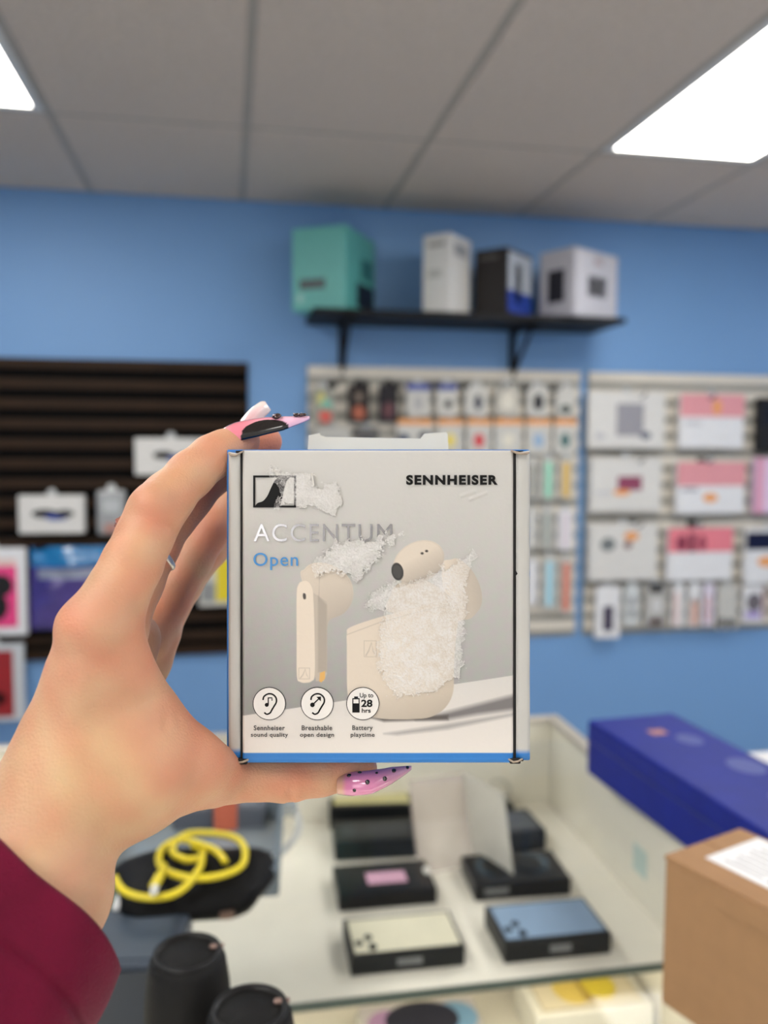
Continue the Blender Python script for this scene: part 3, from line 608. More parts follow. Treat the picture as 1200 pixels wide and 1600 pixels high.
# ---- the printed front panel: a fine grid, colour carried per vertex (flat print)
PX0, PX1, PY0, PY1 = 379.0, 802.0, 703.5, 1192.0
def noise2(shape, sc, seed, oc=3):
    r = np.random.default_rng(seed); H, W = shape; out = np.zeros(shape); amp = 1; tot = 0
    for o_ in range(oc):
        gh, gw = int(H/sc)+3, int(W/sc)+3; g = r.random((gh, gw)); yy = np.arange(H)/sc; xx = np.arange(W)/sc
        yi = yy.astype(int); xi = xx.astype(int); fy = (yy-yi)[:, None]; fx = (xx-xi)[None]; fy = fy*fy*(3-2*fy); fx = fx*fx*(3-2*fx)
        a = g[yi][:, xi]; b = g[yi][:, xi+1]; c = g[yi+1][:, xi]; d = g[yi+1][:, xi+1]
        out += amp*((a*(1-fx)+b*fx)*(1-fy)+(c*(1-fx)+d*fx)*fy); tot += amp; amp *= .5; sc = max(sc/2, 1.01)
    return out/tot
def sdpoly(X, Y, pts):
    d = np.full(X.shape, 1e9); ins = np.zeros(X.shape, bool); n = len(pts)
    for i in range(n):
        ax, ay = pts[i]; bx_, by_ = pts[(i+1) % n]; ex, ey = bx_-ax, by_-ay; wx, wy = X-ax, Y-ay
        t_ = np.clip((wx*ex+wy*ey)/(ex*ex+ey*ey+1e-9), 0, 1); d = np.minimum(d, (wx-ex*t_)**2+(wy-ey*t_)**2)
        c1 = (ay <= Y) & (by_ > Y); c2_ = (by_ <= Y) & (ay > Y); cr = ex*wy-ey*wx
        ins ^= (c1 & (cr > 0)) | (c2_ & (cr < 0))
    return np.where(ins, -1, 1)*np.sqrt(d)
def sm(pts, n=5): return [tuple(p) for p in spline(pts, n, True)]
def srgb_lin(a):
    a = a/255; return np.where(a <= .04045, a/12.92, ((a+.055)/1.055)**2.4)
EMC = [tuple(p) for p in spline([(399, 791), (403, 786), (411, 783), (418, 775), (424, 762), (430, 751), (436, 746), (440, 745.5)], 4)]+[tuple(p) for p in spline([(455, 745.5), (449, 751), (445, 762), (442, 776), (440, 784), (438, 791)], 4)]
def artwork(X, Y):
    sh = X.shape; im = np.zeros(sh+(3,))
    g = np.clip((Y-704)/400, 0, 1)
    for k, (a, b) in enumerate(((196, 150), (193, 149), (188, 146))): im[..., k] = a+(b-a)*g**1.5+6*np.clip((X-600)/200, -1, 1)*(g)
    mo = np.sin((X+Y*.6)/5.2)*np.sin((Y-X*.4)/6.1)*np.clip((Y-740)/200, 0, 1)
    im[..., 0] += 1.6*mo; im[..., 1] -= 2.2*mo; im[..., 2] += 1.2*mo
    def put(d, col, soft=.9, a=1):
        m = np.clip(.5-d/soft, 0, 1)[..., None]*a
        col = np.asarray(col, float)
        im[:] = im*(1-m)+col*m
    le = 1118-(X-379)*(63/423)
    t_ = np.clip((Y-1056)/120, 0, 1)[..., None]
    put(le-Y, np.array([204, 200, 195])*(1-t_)+np.array([221, 214, 207])*t_)
    put(sdpoly(X, Y, [(650, 1124), (700, 1112), (806, 1085), (806, 1108), (745, 1116), (700, 1124)]), (112, 108, 108), 9, .95)
    put(sdpoly(X, Y, [(600, 1146), (690, 1132), (806, 1113), (806, 1117), (700, 1139), (620, 1148)]), (150, 146, 144), 6, .8)
    put(sdpoly(X, Y, [(580, 1121), (700, 1117), (700, 1124), (600, 1127)]), (80, 74, 70), 5, .9)
    cr = np.array([212, 199, 183.])
    # right bud, rear part
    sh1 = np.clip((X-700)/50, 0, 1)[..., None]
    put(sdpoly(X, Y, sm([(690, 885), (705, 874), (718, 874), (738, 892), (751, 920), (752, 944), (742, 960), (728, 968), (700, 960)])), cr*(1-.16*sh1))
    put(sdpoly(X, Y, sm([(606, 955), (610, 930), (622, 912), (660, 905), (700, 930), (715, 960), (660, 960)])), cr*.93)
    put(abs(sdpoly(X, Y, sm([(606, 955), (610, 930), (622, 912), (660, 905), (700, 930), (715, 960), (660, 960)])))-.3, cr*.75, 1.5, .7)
    # charging case
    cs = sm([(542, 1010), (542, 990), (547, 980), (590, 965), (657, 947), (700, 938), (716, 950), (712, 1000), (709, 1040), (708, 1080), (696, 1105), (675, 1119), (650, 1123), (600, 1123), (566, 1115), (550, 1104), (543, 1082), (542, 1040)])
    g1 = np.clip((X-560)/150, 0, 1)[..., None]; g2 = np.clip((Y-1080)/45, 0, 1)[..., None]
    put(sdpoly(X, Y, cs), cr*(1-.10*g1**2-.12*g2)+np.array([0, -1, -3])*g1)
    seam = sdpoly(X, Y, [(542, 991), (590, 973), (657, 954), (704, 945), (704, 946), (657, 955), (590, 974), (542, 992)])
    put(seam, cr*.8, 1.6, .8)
    def emblem(x0, y0, x1, y1):
        put(abs(sdpoly(X, Y, [(x0, y0), (x1, y0), (x1, y1), (x0, y1)]))-.4, cr*.82, 1.2, .8)
        w1, h1 = x1-x0, y1-y0
        put(sdpoly(X, Y, [(x0+.1*w1, y1-.08*h1), (x0+.35*w1, y0+.6*h1), (x0+.6*w1, y0+.08*h1), (x0+.62*w1, y0+.12*h1), (x0+.4*w1, y0+.65*h1), (x0+.15*w1, y1-.04*h1)]), cr*.78, 1.3, .8)
        put(sdpoly(X, Y, [(x0+.6*w1, y0+.1*h1), (x0+.75*w1, y0+.6*h1), (x1-.08*w1, y1-.06*h1), (x0+.7*w1, y0+.65*h1)]), cr*.82, 1.2, .7)
    emblem(569, 1001, 588, 1026)
    # left bud
    hd = sm([(470, 900), (476, 889), (486, 881), (505, 879), (526, 886), (545, 902), (552, 922), (549, 943), (536, 959), (516, 968), (511, 980), (500, 1000), (490, 960)])
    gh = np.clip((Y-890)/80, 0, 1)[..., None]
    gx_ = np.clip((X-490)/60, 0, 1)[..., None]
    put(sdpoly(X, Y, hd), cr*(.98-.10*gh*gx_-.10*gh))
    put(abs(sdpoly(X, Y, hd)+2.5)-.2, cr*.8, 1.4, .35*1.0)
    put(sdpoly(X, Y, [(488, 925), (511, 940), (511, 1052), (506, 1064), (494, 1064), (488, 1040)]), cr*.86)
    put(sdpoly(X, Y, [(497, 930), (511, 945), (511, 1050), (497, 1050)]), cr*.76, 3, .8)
    put(sdpoly(X, Y, [(500, 1051), (508, 1048), (508, 1060), (502, 1066), (499, 1064)]), (214, 166, 92), 1.2)
    fc = sm([(463.5, 930), (466, 914), (472, 908), (481, 908), (488, 918), (490, 935), (492, 1000), (492, 1054), (487, 1064), (478, 1066.5), (469, 1065), (464, 1056), (463.5, 1000)])
    put(sdpoly(X, Y, fc), cr*1.03)
    put(abs(sdpoly(X, Y, fc))-.2, cr*.86, 1.3, .5)
    put(sdpoly(X, Y, sm([(474, 927), (477.5, 928), (478, 935), (475, 936), (473.5, 932)])), (66, 58, 52), 1.3)
    emblem(467, 1043.5, 484, 1060.5)
    put(abs(sdpoly(X, Y, [(503, 892), (499, 905), (498, 940), (498.5, 940), (499.5, 905), (503.5, 892)]))-.1, cr*.72, 1.2, .7)
    # right bud, front ellipse
    a = math.radians(-28); dx, dy = X-654, Y-878; u = dx*math.cos(a)+dy*math.sin(a); v_ = -dx*math.sin(a)+dy*math.cos(a)
    e = (np.sqrt((u/42)**2+(v_/31.5)**2)-1)*33
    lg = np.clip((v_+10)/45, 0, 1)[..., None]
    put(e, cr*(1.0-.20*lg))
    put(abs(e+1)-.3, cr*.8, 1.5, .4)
    dx, dy = X-621, Y-893; a = math.radians(-12); u = dx*math.cos(a)+dy*math.sin(a); v_ = -dx*math.sin(a)+dy*math.cos(a)
    e2_ = (np.sqrt((u/9.2)**2+(v_/13.8)**2)-1)*10
    put(e2_, (44, 42, 40), 1.2); put(e2_+2.4, np.array([66, 64, 62.])+14*np.sign(np.sin(X*2.4)*np.sin(Y*2.4))[..., None], 1.5, .8)
    for (x, y) in ((659.5, 864.5), (666.5, 861)): put(np.sqrt((X-x)**2+((Y-y)*1.3)**2)-2.4, (52, 44, 38), 1.3)
    if Y.max() < 900 and X.max() < 560:
        fr_ = sdpoly(X, Y, [(396, 743), (463, 743), (463, 793), (396, 793)])
        put(abs(fr_+1.6)-1.6, (40, 38, 38), 1)
        put(sdpoly(X, Y, EMC), (40, 38, 38), 1)
    put(np.maximum(1176.0-Y, -10), (40, 118, 192), .8)
    return im
nx_, ny_ = 424, 490
xs = np.linspace(PX0, PX1, nx_); ys = np.linspace(PY0, PY1, ny_); X, Y = np.meshgrid(xs, ys)
img = artwork(X, Y)
n1 = noise2(X.shape, 60, 3, 3)-.5; n2 = noise2(X.shape, 7, 4, 2)-.5
hgt = .0003*n1+.00003*n2
edge = np.minimum(np.minimum(X-PX0, PX1-X), np.minimum(Y-PY0, PY1-Y))
hgt -= .0007*np.clip(1-edge/3.2, 0, 1)**2
hgt += .00012*np.exp(-((Y-1186)/1.5)**2)
for (x0, y0, x1, y1) in ((720, 775, 742, 768), (735, 780, 760, 770), (640, 760, 660, 752)):
    d = sdpoly(X, Y, [(x0, y0), (x1, y1), (x1, y1+.5), (x0, y0+.5)]); hgt += .00022*np.exp(-(d/2.5)**2)
def gridmesh(nm, X, Y, Hh, img, mask, m, base=0.0, alpha=None):
    idx = -np.ones(X.shape, int)
    q_ = mask[:-1, :-1] & mask[1:, :-1] & mask[:-1, 1:] & mask[1:, 1:]
    used = np.zeros(X.shape, bool)
    for a_ in (0, 1):
        for b_ in (0, 1): used[a_:X.shape[0]-1+a_, b_:X.shape[1]-1+b_] |= q_
    idx[used] = np.arange(used.sum())
    co = np.stack([(X-592)*S, -(Hh+base), (1191-Y)*S], -1)[used]
    jj, ii = np.nonzero(q_)
    fa = np.stack([idx[jj, ii], idx[jj+1, ii], idx[jj+1, ii+1], idx[jj, ii+1]], -1)
    me = bpy.data.meshes.new(nm); me.vertices.add(len(co)); me.vertices.foreach_set('co', co.astype(np.float32).ravel())
    me.loops.add(fa.size); me.loops.foreach_set('vertex_index', fa.ravel().astype(np.int32))
    me.polygons.add(len(fa)); me.polygons.foreach_set('loop_start', np.arange(0, fa.size, 4, dtype=np.int32))
    me.update(calc_edges=True); me.validate()
    at = me.color_attributes.new('tint', 'FLOAT_COLOR', 'POINT')
    cc = np.ones((used.sum(), 4), np.float32); cc[:, :3] = srgb_lin(np.clip(img, 0, 255))[used]
    at.data.foreach_set('color', cc.ravel())
    return link(nm, me, m, hb_, True)
PRT = mat('printed_card', (255, 255, 255), .42, var=0, attr='tint', bump=.00006, bscale=700)
fp = gridmesh('front_panel', X, Y, hgt, img, np.ones(X.shape, bool), PRT, .0004)
sk = [(379, 703.5), (802, 703.5), (802, 1192), (379, 1192)]
for (a_, b_) in zip(sk, sk[1:]+sk[:1]):   # returns of the panel
    pyd('panel_edge', [(bx(a_[0]), .0003, bz(a_[1])), (bx(b_[0]), .0003, bz(b_[1])), (bx(b_[0]), .0009, bz(b_[1])), (bx(a_[0]), .0009, bz(a_[1]))], [[0, 1, 2, 3]], BLU if a_[1] == b_[1] else PAP, hb_)
# torn sticker residue: relief patches of delaminated paper
st = .62
RES = [([(423, 733), (455, 736), (488, 740), (491, 760), (527, 750), (533, 786), (519, 808), (507, 795), (461, 790), (430, 794), (438, 765)], 31),
       ([(527, 846), (560, 846), (607, 833), (632, 830), (627, 842), (606, 853), (573, 890), (558, 908), (548, 899), (494, 897), (484, 890), (496, 873), (511, 858)], 32),
       ([(738, 849), (745, 866), (731, 892), (731, 930), (728, 970), (723, 1016), (722, 1064), (708, 1060), (686, 1080), (632, 1089), (607, 1085), (598, 1058), (588, 1030), (592, 978), (600, 958), (572, 946), (584, 922), (615, 911), (640, 911), (673, 894), (698, 882), (730, 868)], 33)]
for pts, sd in RES:
    RL = {31: .0003, 32: .0004, 33: .0001}[sd]
    pa = np.array(pts); x0, y0 = pa.min(0)-10; x1, y1 = pa.max(0)+10
    xs2 = np.arange(x0, x1, st); ys2 = np.arange(y0, y1, st); X2, Y2 = np.meshgrid(xs2, ys2)
    d = sdpoly(X2, Y2, pts)
    nA = noise2(X2.shape, 16, sd, 5)-.5; nB = noise2(X2.shape, 4, sd+9, 3)-.5; nC = noise2(X2.shape, 2.2, sd+5, 2)-.5
    dd = d+26*nA+10*nB
    mask = dd < 0
    dens = np.clip(.44+.8*nA+.6*nB+.6*nC+.22*np.clip(-dd/20, 0, 1)+.35*np.exp(-(dd/1.8)**2), .05, .95)[..., None]
    base = artwork(X2, Y2); white = np.array([216, 213, 210.])
    im2 = base*(1-dens)+white*dens
    fx = (X2-PX0)/(PX1-PX0)*(nx_-1); fy = (Y2-PY0)/(PY1-PY0)*(ny_-1)
    hh = hgt[np.clip(fy.round().astype(int), 0, ny_-1), np.clip(fx.round().astype(int), 0, nx_-1)]
    hh = hh+.00012+.00020*nB+.00014*nC+.00010*np.exp(-(dd/2.0)**2)
    gridmesh('torn_sticker_residue', X2, Y2, np.maximum(hh, hh*0-.0004)+RL, im2, mask, mat('fibrous_torn_paper', (255, 255, 255), .7, var=0, attr='tint', spec=.3), .0004)
# loose paper ribs of the old label
def sticker_fold(pts, w2, nm='sticker_fold'):
    v = []; f = []
    for i, (x, y) in enumerate(pts):
        v += [(bx(x-w2), -.0012, bz(y)), (bx(x+w2), -.0020, bz(y-.5))]
    for i in range(len(pts)-1): f.append([2*i, 2*i+2, 2*i+3, 2*i+1])
    o = pyd(nm, v, f, mat('label_scrap', (214, 210, 204), .6), hb_); md = o.modifiers.new('s', 'SOLIDIFY'); md.thickness = .0002
sticker_fold([(487, 740), (489, 750), (490.5, 759)], 1.2)
sticker_fold([(426, 734), (426, 738)], 1.0)
# ---- crisp print: lettering and icons as thin ink layers
def inkpoly(nm, pts, m, lift=.00078, holes=()):
    bm = bmesh.new()
    def ring(p):
        vs = [bm.verts.new((bx(x), -lift, bz(y))) for x, y in p]; return [bm.edges.new((vs[i], vs[(i+1) % len(vs)])) for i in range(len(vs))]
    es = ring(pts)
    for h in holes: es += ring(h)
    bmesh.ops.triangle_fill(bm, use_beauty=True, use_dissolve=False, edges=es)
    bmesh.ops.recalc_face_normals(bm, faces=bm.faces)
    me = bpy.data.meshes.new(nm); bm.to_mesh(me); bm.free(); return link(nm, me, m, hb_)
def circ(cx, cy, r, n=48): return [(cx+r*math.cos(i*2*math.pi/n), cy+r*math.sin(i*2*math.pi/n)) for i in range(n)]
def stroke(nm, pts, w_, m, lift=.00086, cap=True):
    pts = [np.array(p, float) for p in pts]; L_, R_ = [], []
    for i, p in enumerate(pts):
        t_ = pts[min(i+1, len(pts)-1)]-pts[max(i-1, 0)]; t_ /= np.linalg.norm(t_)+1e-9; nrm = np.array([-t_[1], t_[0]])*w_/2
        L_.append(p+nrm); R_.append(p-nrm)
    v = [(bx(p[0]), -lift, bz(p[1])) for p in L_+R_]; n = len(pts)
    f = [[i, i+1, n+i+1, n+i] for i in range(n-1)]
    o = pyd(nm, v, f, m, hb_)
    return o
INK = mat('black_ink', (12, 11, 11), .5, var=.02, spec=.2); WHT = mat('white_ink', (226, 222, 217), .45, var=.01); BINK = mat('blue_ink', (60, 134, 196), .4, var=.02)
FOIL = mat('silver_foil_lettering', (168, 167, 170), .14, metal=1, var=.1, nscale=300)
def text(nm, body, x0, y0, x1, y1, m, bold=0.0, lift=.0008, spacing=1.0):
    cu = bpy.data.curves.new(nm, 'FONT'); cu.body = body; cu.size = 1; cu.offset = bold; cu.space_character = spacing; cu.fill_mode = 'FRONT'; cu.resolution_u = 6
    ob = bpy.data.objects.new(nm, cu); COL.objects.link(ob)
    bpy.context.view_layer.update()
    me = bpy.data.meshes.new_from_object(ob.evaluated_get(bpy.context.evaluated_depsgraph_get()))
    bpy.data.objects.remove(ob)
    co = np.empty(len(me.vertices)*3, np.float32); me.vertices.foreach_get('co', co); co = co.reshape(-1, 3)
    mn, mx_ = co.min(0), co.max(0)
    X_ = x0+(co[:, 0]-mn[0])/(mx_[0]-mn[0])*(x1-x0); Y_ = y1-(co[:, 1]-mn[1])/(mx_[1]-mn[1])*(y1-y0)
    new = np.stack([(X_-592)*S, np.full(len(co), -lift), (1191-Y_)*S], -1).astype(np.float32)
    me.vertices.foreach_set('co', new.ravel()); me.update(); me.name = nm; me.materials.clear()
    return link(nm, me, m, hb_)
text('brand_lettering', 'SENNHEISER', 634.6, 742.3, 777.4, 757.8, INK, bold=.05, spacing=1.2)
text('product_lettering', 'ACCENTUM', 397, 818.5, 613, 846, FOIL, bold=.0, spacing=1.12)
text('open_lettering', 'Open', 396.5, 863.5, 466, 890.5, BINK, bold=.005, spacing=1.1)
for body, a, b, c, d in (('Sennheiser', 397, 1132.5, 445.5, 1140.3), ('sound quality', 392.5, 1143.7, 450.5, 1152.4), ('Breathable', 471.7, 1132.5, 519.3, 1140.3),
                         ('open design', 469, 1143.7, 522, 1152.4), ('Battery', 550.5, 1132.5, 582.5, 1142.2), ('playtime', 548, 1143.7, 585.4, 1152.4)):
    text('caption_lettering', body, a, b, c, d, mat('grey_black_ink', (64, 62, 62), .5), bold=.02, spacing=1.1)
# emblem
inkpoly('emblem_frame', [(396, 743), (463, 743), (463, 793), (396, 793)], INK, .0007, [[(399.3, 746.2), (459.8, 746.2), (459.8, 790), (399.3, 790)]])
inkpoly('emblem_curve', EMC, INK, .0007)
for cx in (421.2, 495.8, 567):
    inkpoly('icon_disc', circ(cx, 1098.7, 25.8), INK, .00070); inkpoly('icon_disc', circ(cx, 1098.7, 24.7), WHT, .00078)
def ear(cx):
    ox = cx-421.2
    stroke('ear_icon', spline([(411.5+ox, 1093), (413+ox, 1087.5), (419+ox, 1083.6), (426+ox, 1084), (431.5+ox, 1089), (432.3+ox, 1096), (428.5+ox, 1103), (425.5+ox, 1108), (422.5+ox, 1113), (417.5+ox, 1115), (413.5+ox, 1112.5)], 5), 2.5, INK)
ear(421.2); ear(495.8)
stroke('note_icon', [(419.6, 1089), (419.6, 1100)], 1.8, INK); stroke('note_icon', [(419, 1089.6), (425.5, 1089.6), (425.5, 1094)], 1.8, INK); inkpoly('note_icon', circ(417.3, 1100.5, 3.1, 20), INK, .00086)
stroke('arrow_icon', [(489, 1100), (499, 1090.5)], 2, INK); inkpoly('arrow_icon', circ(488.5, 1100.5, 3.6, 20), INK, .00086); inkpoly('arrow_icon', [(494.5, 1088), (502, 1087.5), (501.5, 1095)], INK, .00086)
inkpoly('battery_icon', [(550.6, 1090), (553.5, 1090), (553.5, 1087.4), (559.5, 1087.4), (559.5, 1090), (562, 1090), (562, 1112.5), (550.6, 1112.5)], INK, .00086)
inkpoly('battery_icon', [(552.3, 1091.8), (560.4, 1091.8), (560.4, 1098), (552.3, 1098)], WHT, .00095)
for body, a, b, c, d, bo in (('Up to', 562.2, 1082, 583.3, 1091.2, .015), ('28', 564.4, 1092.3, 582, 1104, .035), ('hrs', 565.3, 1105.8, 579.3, 1112.8, .02)):
    text('icon_lettering', body, a, b, c, d, INK, bold=bo, lift=.00086)
# worn corners: curled card ears
def ear_flap(pts3, nm='corner_flap'):
    v = [(bx(x), yy, bz(y)) for x, y, yy in pts3]; k = len(v)//2
    f = [[i, i+1, k+i+1, k+i] for i in range(k-1)]
    o = pyd(nm, v, f, PAP, hb_, True); md = o.modifiers.new('s', 'SOLIDIFY'); md.thickness = .0005
ear_flap([(357, 707, -.0006), (362, 711, -.0016), (369, 711.5, -.0012), (375, 708, -.0016), (381, 703.5, -.0006), (356, 705, .002), (363, 707.5, .001), (369, 708, .001), (375, 705, .001), (380, 702.4, .0015)])
ear_flap([(798, 703.5, -.0008), (804, 707, -.0018), (812, 709, -.0014), (820, 708.5, -.0016), (827, 706.5, -.0008), (799, 702.5, .001), (805, 704, .0005), (812, 706, .0005), (820, 706.5, .0005), (827, 705, .001)])
for (x0, x1, yy) in ((366, 389, 1184), (794, 815, 1183)):
    box('corner_shade_block', (bx(x0+2), -.0011, bz(yy+9.5)), (bx(x1-2), .0002, bz(yy+1)), DARK, hb_, bev=.0004)  # dark block painted as the shade of the corner opening
    ear_flap([(x0, yy, -.0014), (x0+7, yy+3.5, -.002), (x0+14, yy+3, -.0016), (x1, yy-.5, -.0014), (x0+1, yy+1.8, -.001), (x0+7, yy+5.6, -.0012), (x0+14, yy+5, -.001), (x1-.5, yy+1.5, -.001)])

# ================================================================== THE HAND
person = thing('person', "person's left hand gripping the box, maroon sleeve, long pink nails", 'person', loc=tuple(map(float, P(-40, 1480, .25))))
porg = np.array(person.location)
def CP(x, y, d): return np.array([(x-600)/F*d, (800-y)/F*d, d])      # camera-aligned metres while modelling
def toW(c): return CAM+c[..., 0:1]*RT+c[..., 1:2]*UP+c[..., 2:3]*fw
VX = .0008
lo_ = np.array([-.150, -.170, .205]); hi_ = np.array([.006, .038, .42])
dims = np.ceil((hi_-lo_)/VX).astype(int)
gxs = [lo_[i]+VX*np.arange(dims[i]) for i in range(3)]
BIG = .03
def newf(): return np.full(dims, BIG, np.float32)
def cone(fld, a, b, ra, rb, k, sq=None):
    "smooth-union a tapered capsule into fld"
    a = np.asarray(a); b = np.asarray(b); R = max(ra, rb)+k*1.5+.004
    s = []
    for i in range(3):
        i0 = max(int((min(a[i], b[i])-R-lo_[i])/VX), 0); i1 = min(int((max(a[i], b[i])+R-lo_[i])/VX)+2, dims[i])
        if i1 <= i0: return
        s.append(slice(i0, i1))
    s = tuple(s)
    Xg, Yg, Zg = np.meshgrid(*[gxs[i][s[i]].astype(np.float32) for i in range(3)], indexing='ij', sparse=True)
    e = b-a; L2_ = float(e@e)+1e-12
    wx, wy, wz = Xg-a[0], Yg-a[1], Zg-a[2]
    t_ = np.clip((wx*e[0]+wy*e[1]+wz*e[2])/L2_, 0, 1)
    d = np.sqrt((wx-e[0]*t_)**2+(wy-e[1]*t_)**2+(wz-e[2]*t_)**2)-(ra+(rb-ra)*t_)
    g = fld[s]
    if k > 0:
        h = np.clip(.5+.5*(g-d)/k, 0, 1); fld[s] = g*(1-h)+d*h-k*h*(1-h)
    else: fld[s] = np.minimum(g, d)
def chain(fld, pts, k):
    for (p, q_) in zip(pts, pts[1:]): cone(fld, CP(*p[:3]), CP(*q_[:3]), p[3]/1000, q_[3]/1000, k)
palm = newf()
cenR = CP(42, 1392, .256)
ph = math.radians(40); ud = np.array([.80, -.59, 0.]); pd = np.array([.59, .80, 0.])
vn = np.array([0, 0, -1.])*math.cos(ph)+pd*math.sin(ph)
axh = -(pd*math.cos(ph)+np.array([0, 0, 1.])*math.sin(ph))           # towards the elbow
cone(palm, CP(56, 1303, .268), cenR, .0205, .0225, .010); cone(palm, cenR, cenR+axh*.05, .0225, .025, .010)
chain(palm, [(58, 1303, .268, 20), (108, 1170, .272, 15), (136, 1060, .272, 11.2), (152, 982, .271, 10.2)], .008)   # index metacarpal
chain(palm, [(80, 1288, .285, 18), (138, 1150, .288, 14.5), (172, 1000, .296, 11)], .008)
chain(palm, [(90, 1285, .300, 16), (160, 1140, .308, 12), (205, 1000, .318, 10.5)], .008)
chain(palm, [(100, 1275, .312, 14), (165, 1145, .330, 11), (225, 1035, .343, 8.6), (248, 990, .347, 8.2)], .008)
chain(palm, [(112, 1248, .266, 17), (205, 1226, .274, 14.5), (298, 1203, .290, 11.2)], .010)          # thumb metacarpal
chain(palm, [(140, 1120, .276, 13), (180, 1160, .276, 13), (240, 1185, .280, 12)], .009)
chain(palm, [(182, 1062, .279, 9.5), (215, 1108, .282, 9.5), (262, 1156, .287, 9.2)], .009)        # web
chain(palm, [(178, 1000, .275, 9.2), (188, 1055, .277, 10)], .007)
cone(palm, CP(116, 978, .266), CP(126, 985, .268), .0038, .0045, .008)                              # knuckle
thumb = newf()
chain(thumb, [(298, 1203, .290, 11.0), (335, 1213, .301, 9.6), (362, 1213, .309, 8.8), (405, 1212, .313, 8.4), (450, 1214, .315, 8.6), (500, 1209, .317, 7.6), (545, 1203, .319, 6.8), (564, 1201, .320, 6.2)], .004)
idx_ = newf()
chain(idx_, [(152, 982, .271, 10.2), (186, 922, .275, 9.8), (207, 880, .279, 9.5), (226, 838, .284, 9.1), (242, 803, .288, 9.2), (262, 778, .292, 8.6), (298, 741, .300, 8.0), (331, 714, .306, 7.6), (352, 702, .310, 6.9), (375, 692, .315, 5.9), (384, 688, .317, 5.2)], .003)
cone(idx_, CP(236, 788, .283), CP(240, 784, .284), .0060, .006, .004)
mid = newf()
chain(mid, [(185, 975, .300, 10.5), (208, 908, .308, 10.6), (232, 853, .312, 10.7), (268, 800, .320, 10), (290, 776, .324, 9.7), (333, 737, .330, 8.4), (368, 710, .335, 7.4), (400, 693, .338, 6.8), (416, 690, .339, 6.3)], .003)
rng_ = newf()
chain(rng_, [(228, 995, .335, 9.2), (262, 938, .347, 8.6), (300, 875, .354, 8.2), (330, 828, .360, 8.0), (358, 795, .366, 7.8), (400, 765, .376, 7.2), (430, 748, .383, 6.4)], .003)
pky = newf()
chain(pky, [(246, 990, .350, 8.2), (288, 915, .366, 7.2), (330, 860, .378, 7.0), (370, 825, .388, 6.4), (400, 805, .394, 5.8)], .003)
def smin(a, b, k):
    h = np.clip(.5+.5*(b-a)/k, 0, 1); return b*(1-h)+a*h-k*h*(1-h)
fld = palm.copy()
body_ = None
for fg, k in ((thumb, .010), (idx_, .007), (mid, .006), (rng_, .006), (pky, .005)):
    u = smin(palm, fg, k); body_ = u if body_ is None else smin(body_, u, .0008)
# creases and knuckle wrinkles carved into the skin
def crease(pts, depth, wid):
    for (p, q_) in zip(pts, pts[1:]):
        a, b = CP(*p), CP(*q_); s = []
        for i in range(3):
            i0 = max(int((min(a[i], b[i])-.006-lo_[i])/VX), 0); i1 = min(int((max(a[i], b[i])+.006-lo_[i])/VX)+2, dims[i]); s.append(slice(i0, i1))
        s = tuple(s); Xg, Yg, Zg = np.meshgrid(*[gxs[i][s[i]].astype(np.float32) for i in range(3)], indexing='ij', sparse=True)
        e = b-a; t_ = np.clip(((Xg-a[0])*e[0]+(Yg-a[1])*e[1]+(Zg-a[2])*e[2])/(float(e@e)+1e-12), 0, 1)
        d2 = (Xg-a[0]-e[0]*t_)**2+(Yg-a[1]-e[1]*t_)**2+(Zg-a[2]-e[2]*t_)**2
        body_[s] += (1.5*depth*np.exp(-d2/wid**2)).astype(np.float32)
crease([(272, 830, .285), (262, 822, .279), (248, 820, .276)], .0009, .0011)
crease([(243, 938, .277), (232, 936, .270), (214, 941, .267)], .0008, .0012)
crease([(452, 1252, .313), (454, 1240, .306), (462, 1228, .303)], .0011, .0012)
crease([(322, 745, .300), (311, 735, .295)], .0006, .001)
for k in range(5): crease([(212+k*5, 786-k*9, .284+.001*k), (224+k*5, 792-k*9, .2795+.001*k)], .0005, .0008)
for k in range(3): crease([(238+6*k, 960+22*k, .268+.002*k), (244+6*k, 1000+22*k, .272), (252+5*k, 1040+18*k, .274)], .0005, .0011)
for k in range(4): crease([(268+12*k, 1112+11*k, .274+.004*k), (255+14*k, 1138+9*k, .272+.004*k), (262+14*k, 1160+6*k, .273+.004*k)], .0004, .0012)
# light blur for softness
for _ in range(1):
    for ax in range(3):
        body_[:] = (np.roll(body_, 1, ax)+2*body_+np.roll(body_, -1, ax))/4
import openvdb as vdb
grid = vdb.FloatGrid(BIG); grid.copyFromArray(body_.astype(np.float32))
pts_, tri_, quad_ = grid.convertToPolygons(isovalue=0.0, adaptivity=0.0)
pc_ = np.asarray(pts_, float)*VX+lo_
wv = toW(pc_)-porg
quad_ = np.asarray(quad_)[:, ::-1]
me = bpy.data.meshes.new('hand'); me.vertices.add(len(wv)); me.vertices.foreach_set('co', wv.astype(np.float32).ravel())
me.loops.add(quad_.size); me.loops.foreach_set('vertex_index', quad_.ravel().astype(np.int32))
me.polygons.add(len(quad_)); me.polygons.foreach_set('loop_start', np.arange(0, quad_.size, 4, dtype=np.int32))
me.update(calc_edges=True); me.validate()
bmh = bmesh.new(); bmh.from_mesh(me); bmesh.ops.recalc_face_normals(bmh, faces=bmh.faces); bmh.to_mesh(me); bmh.free()
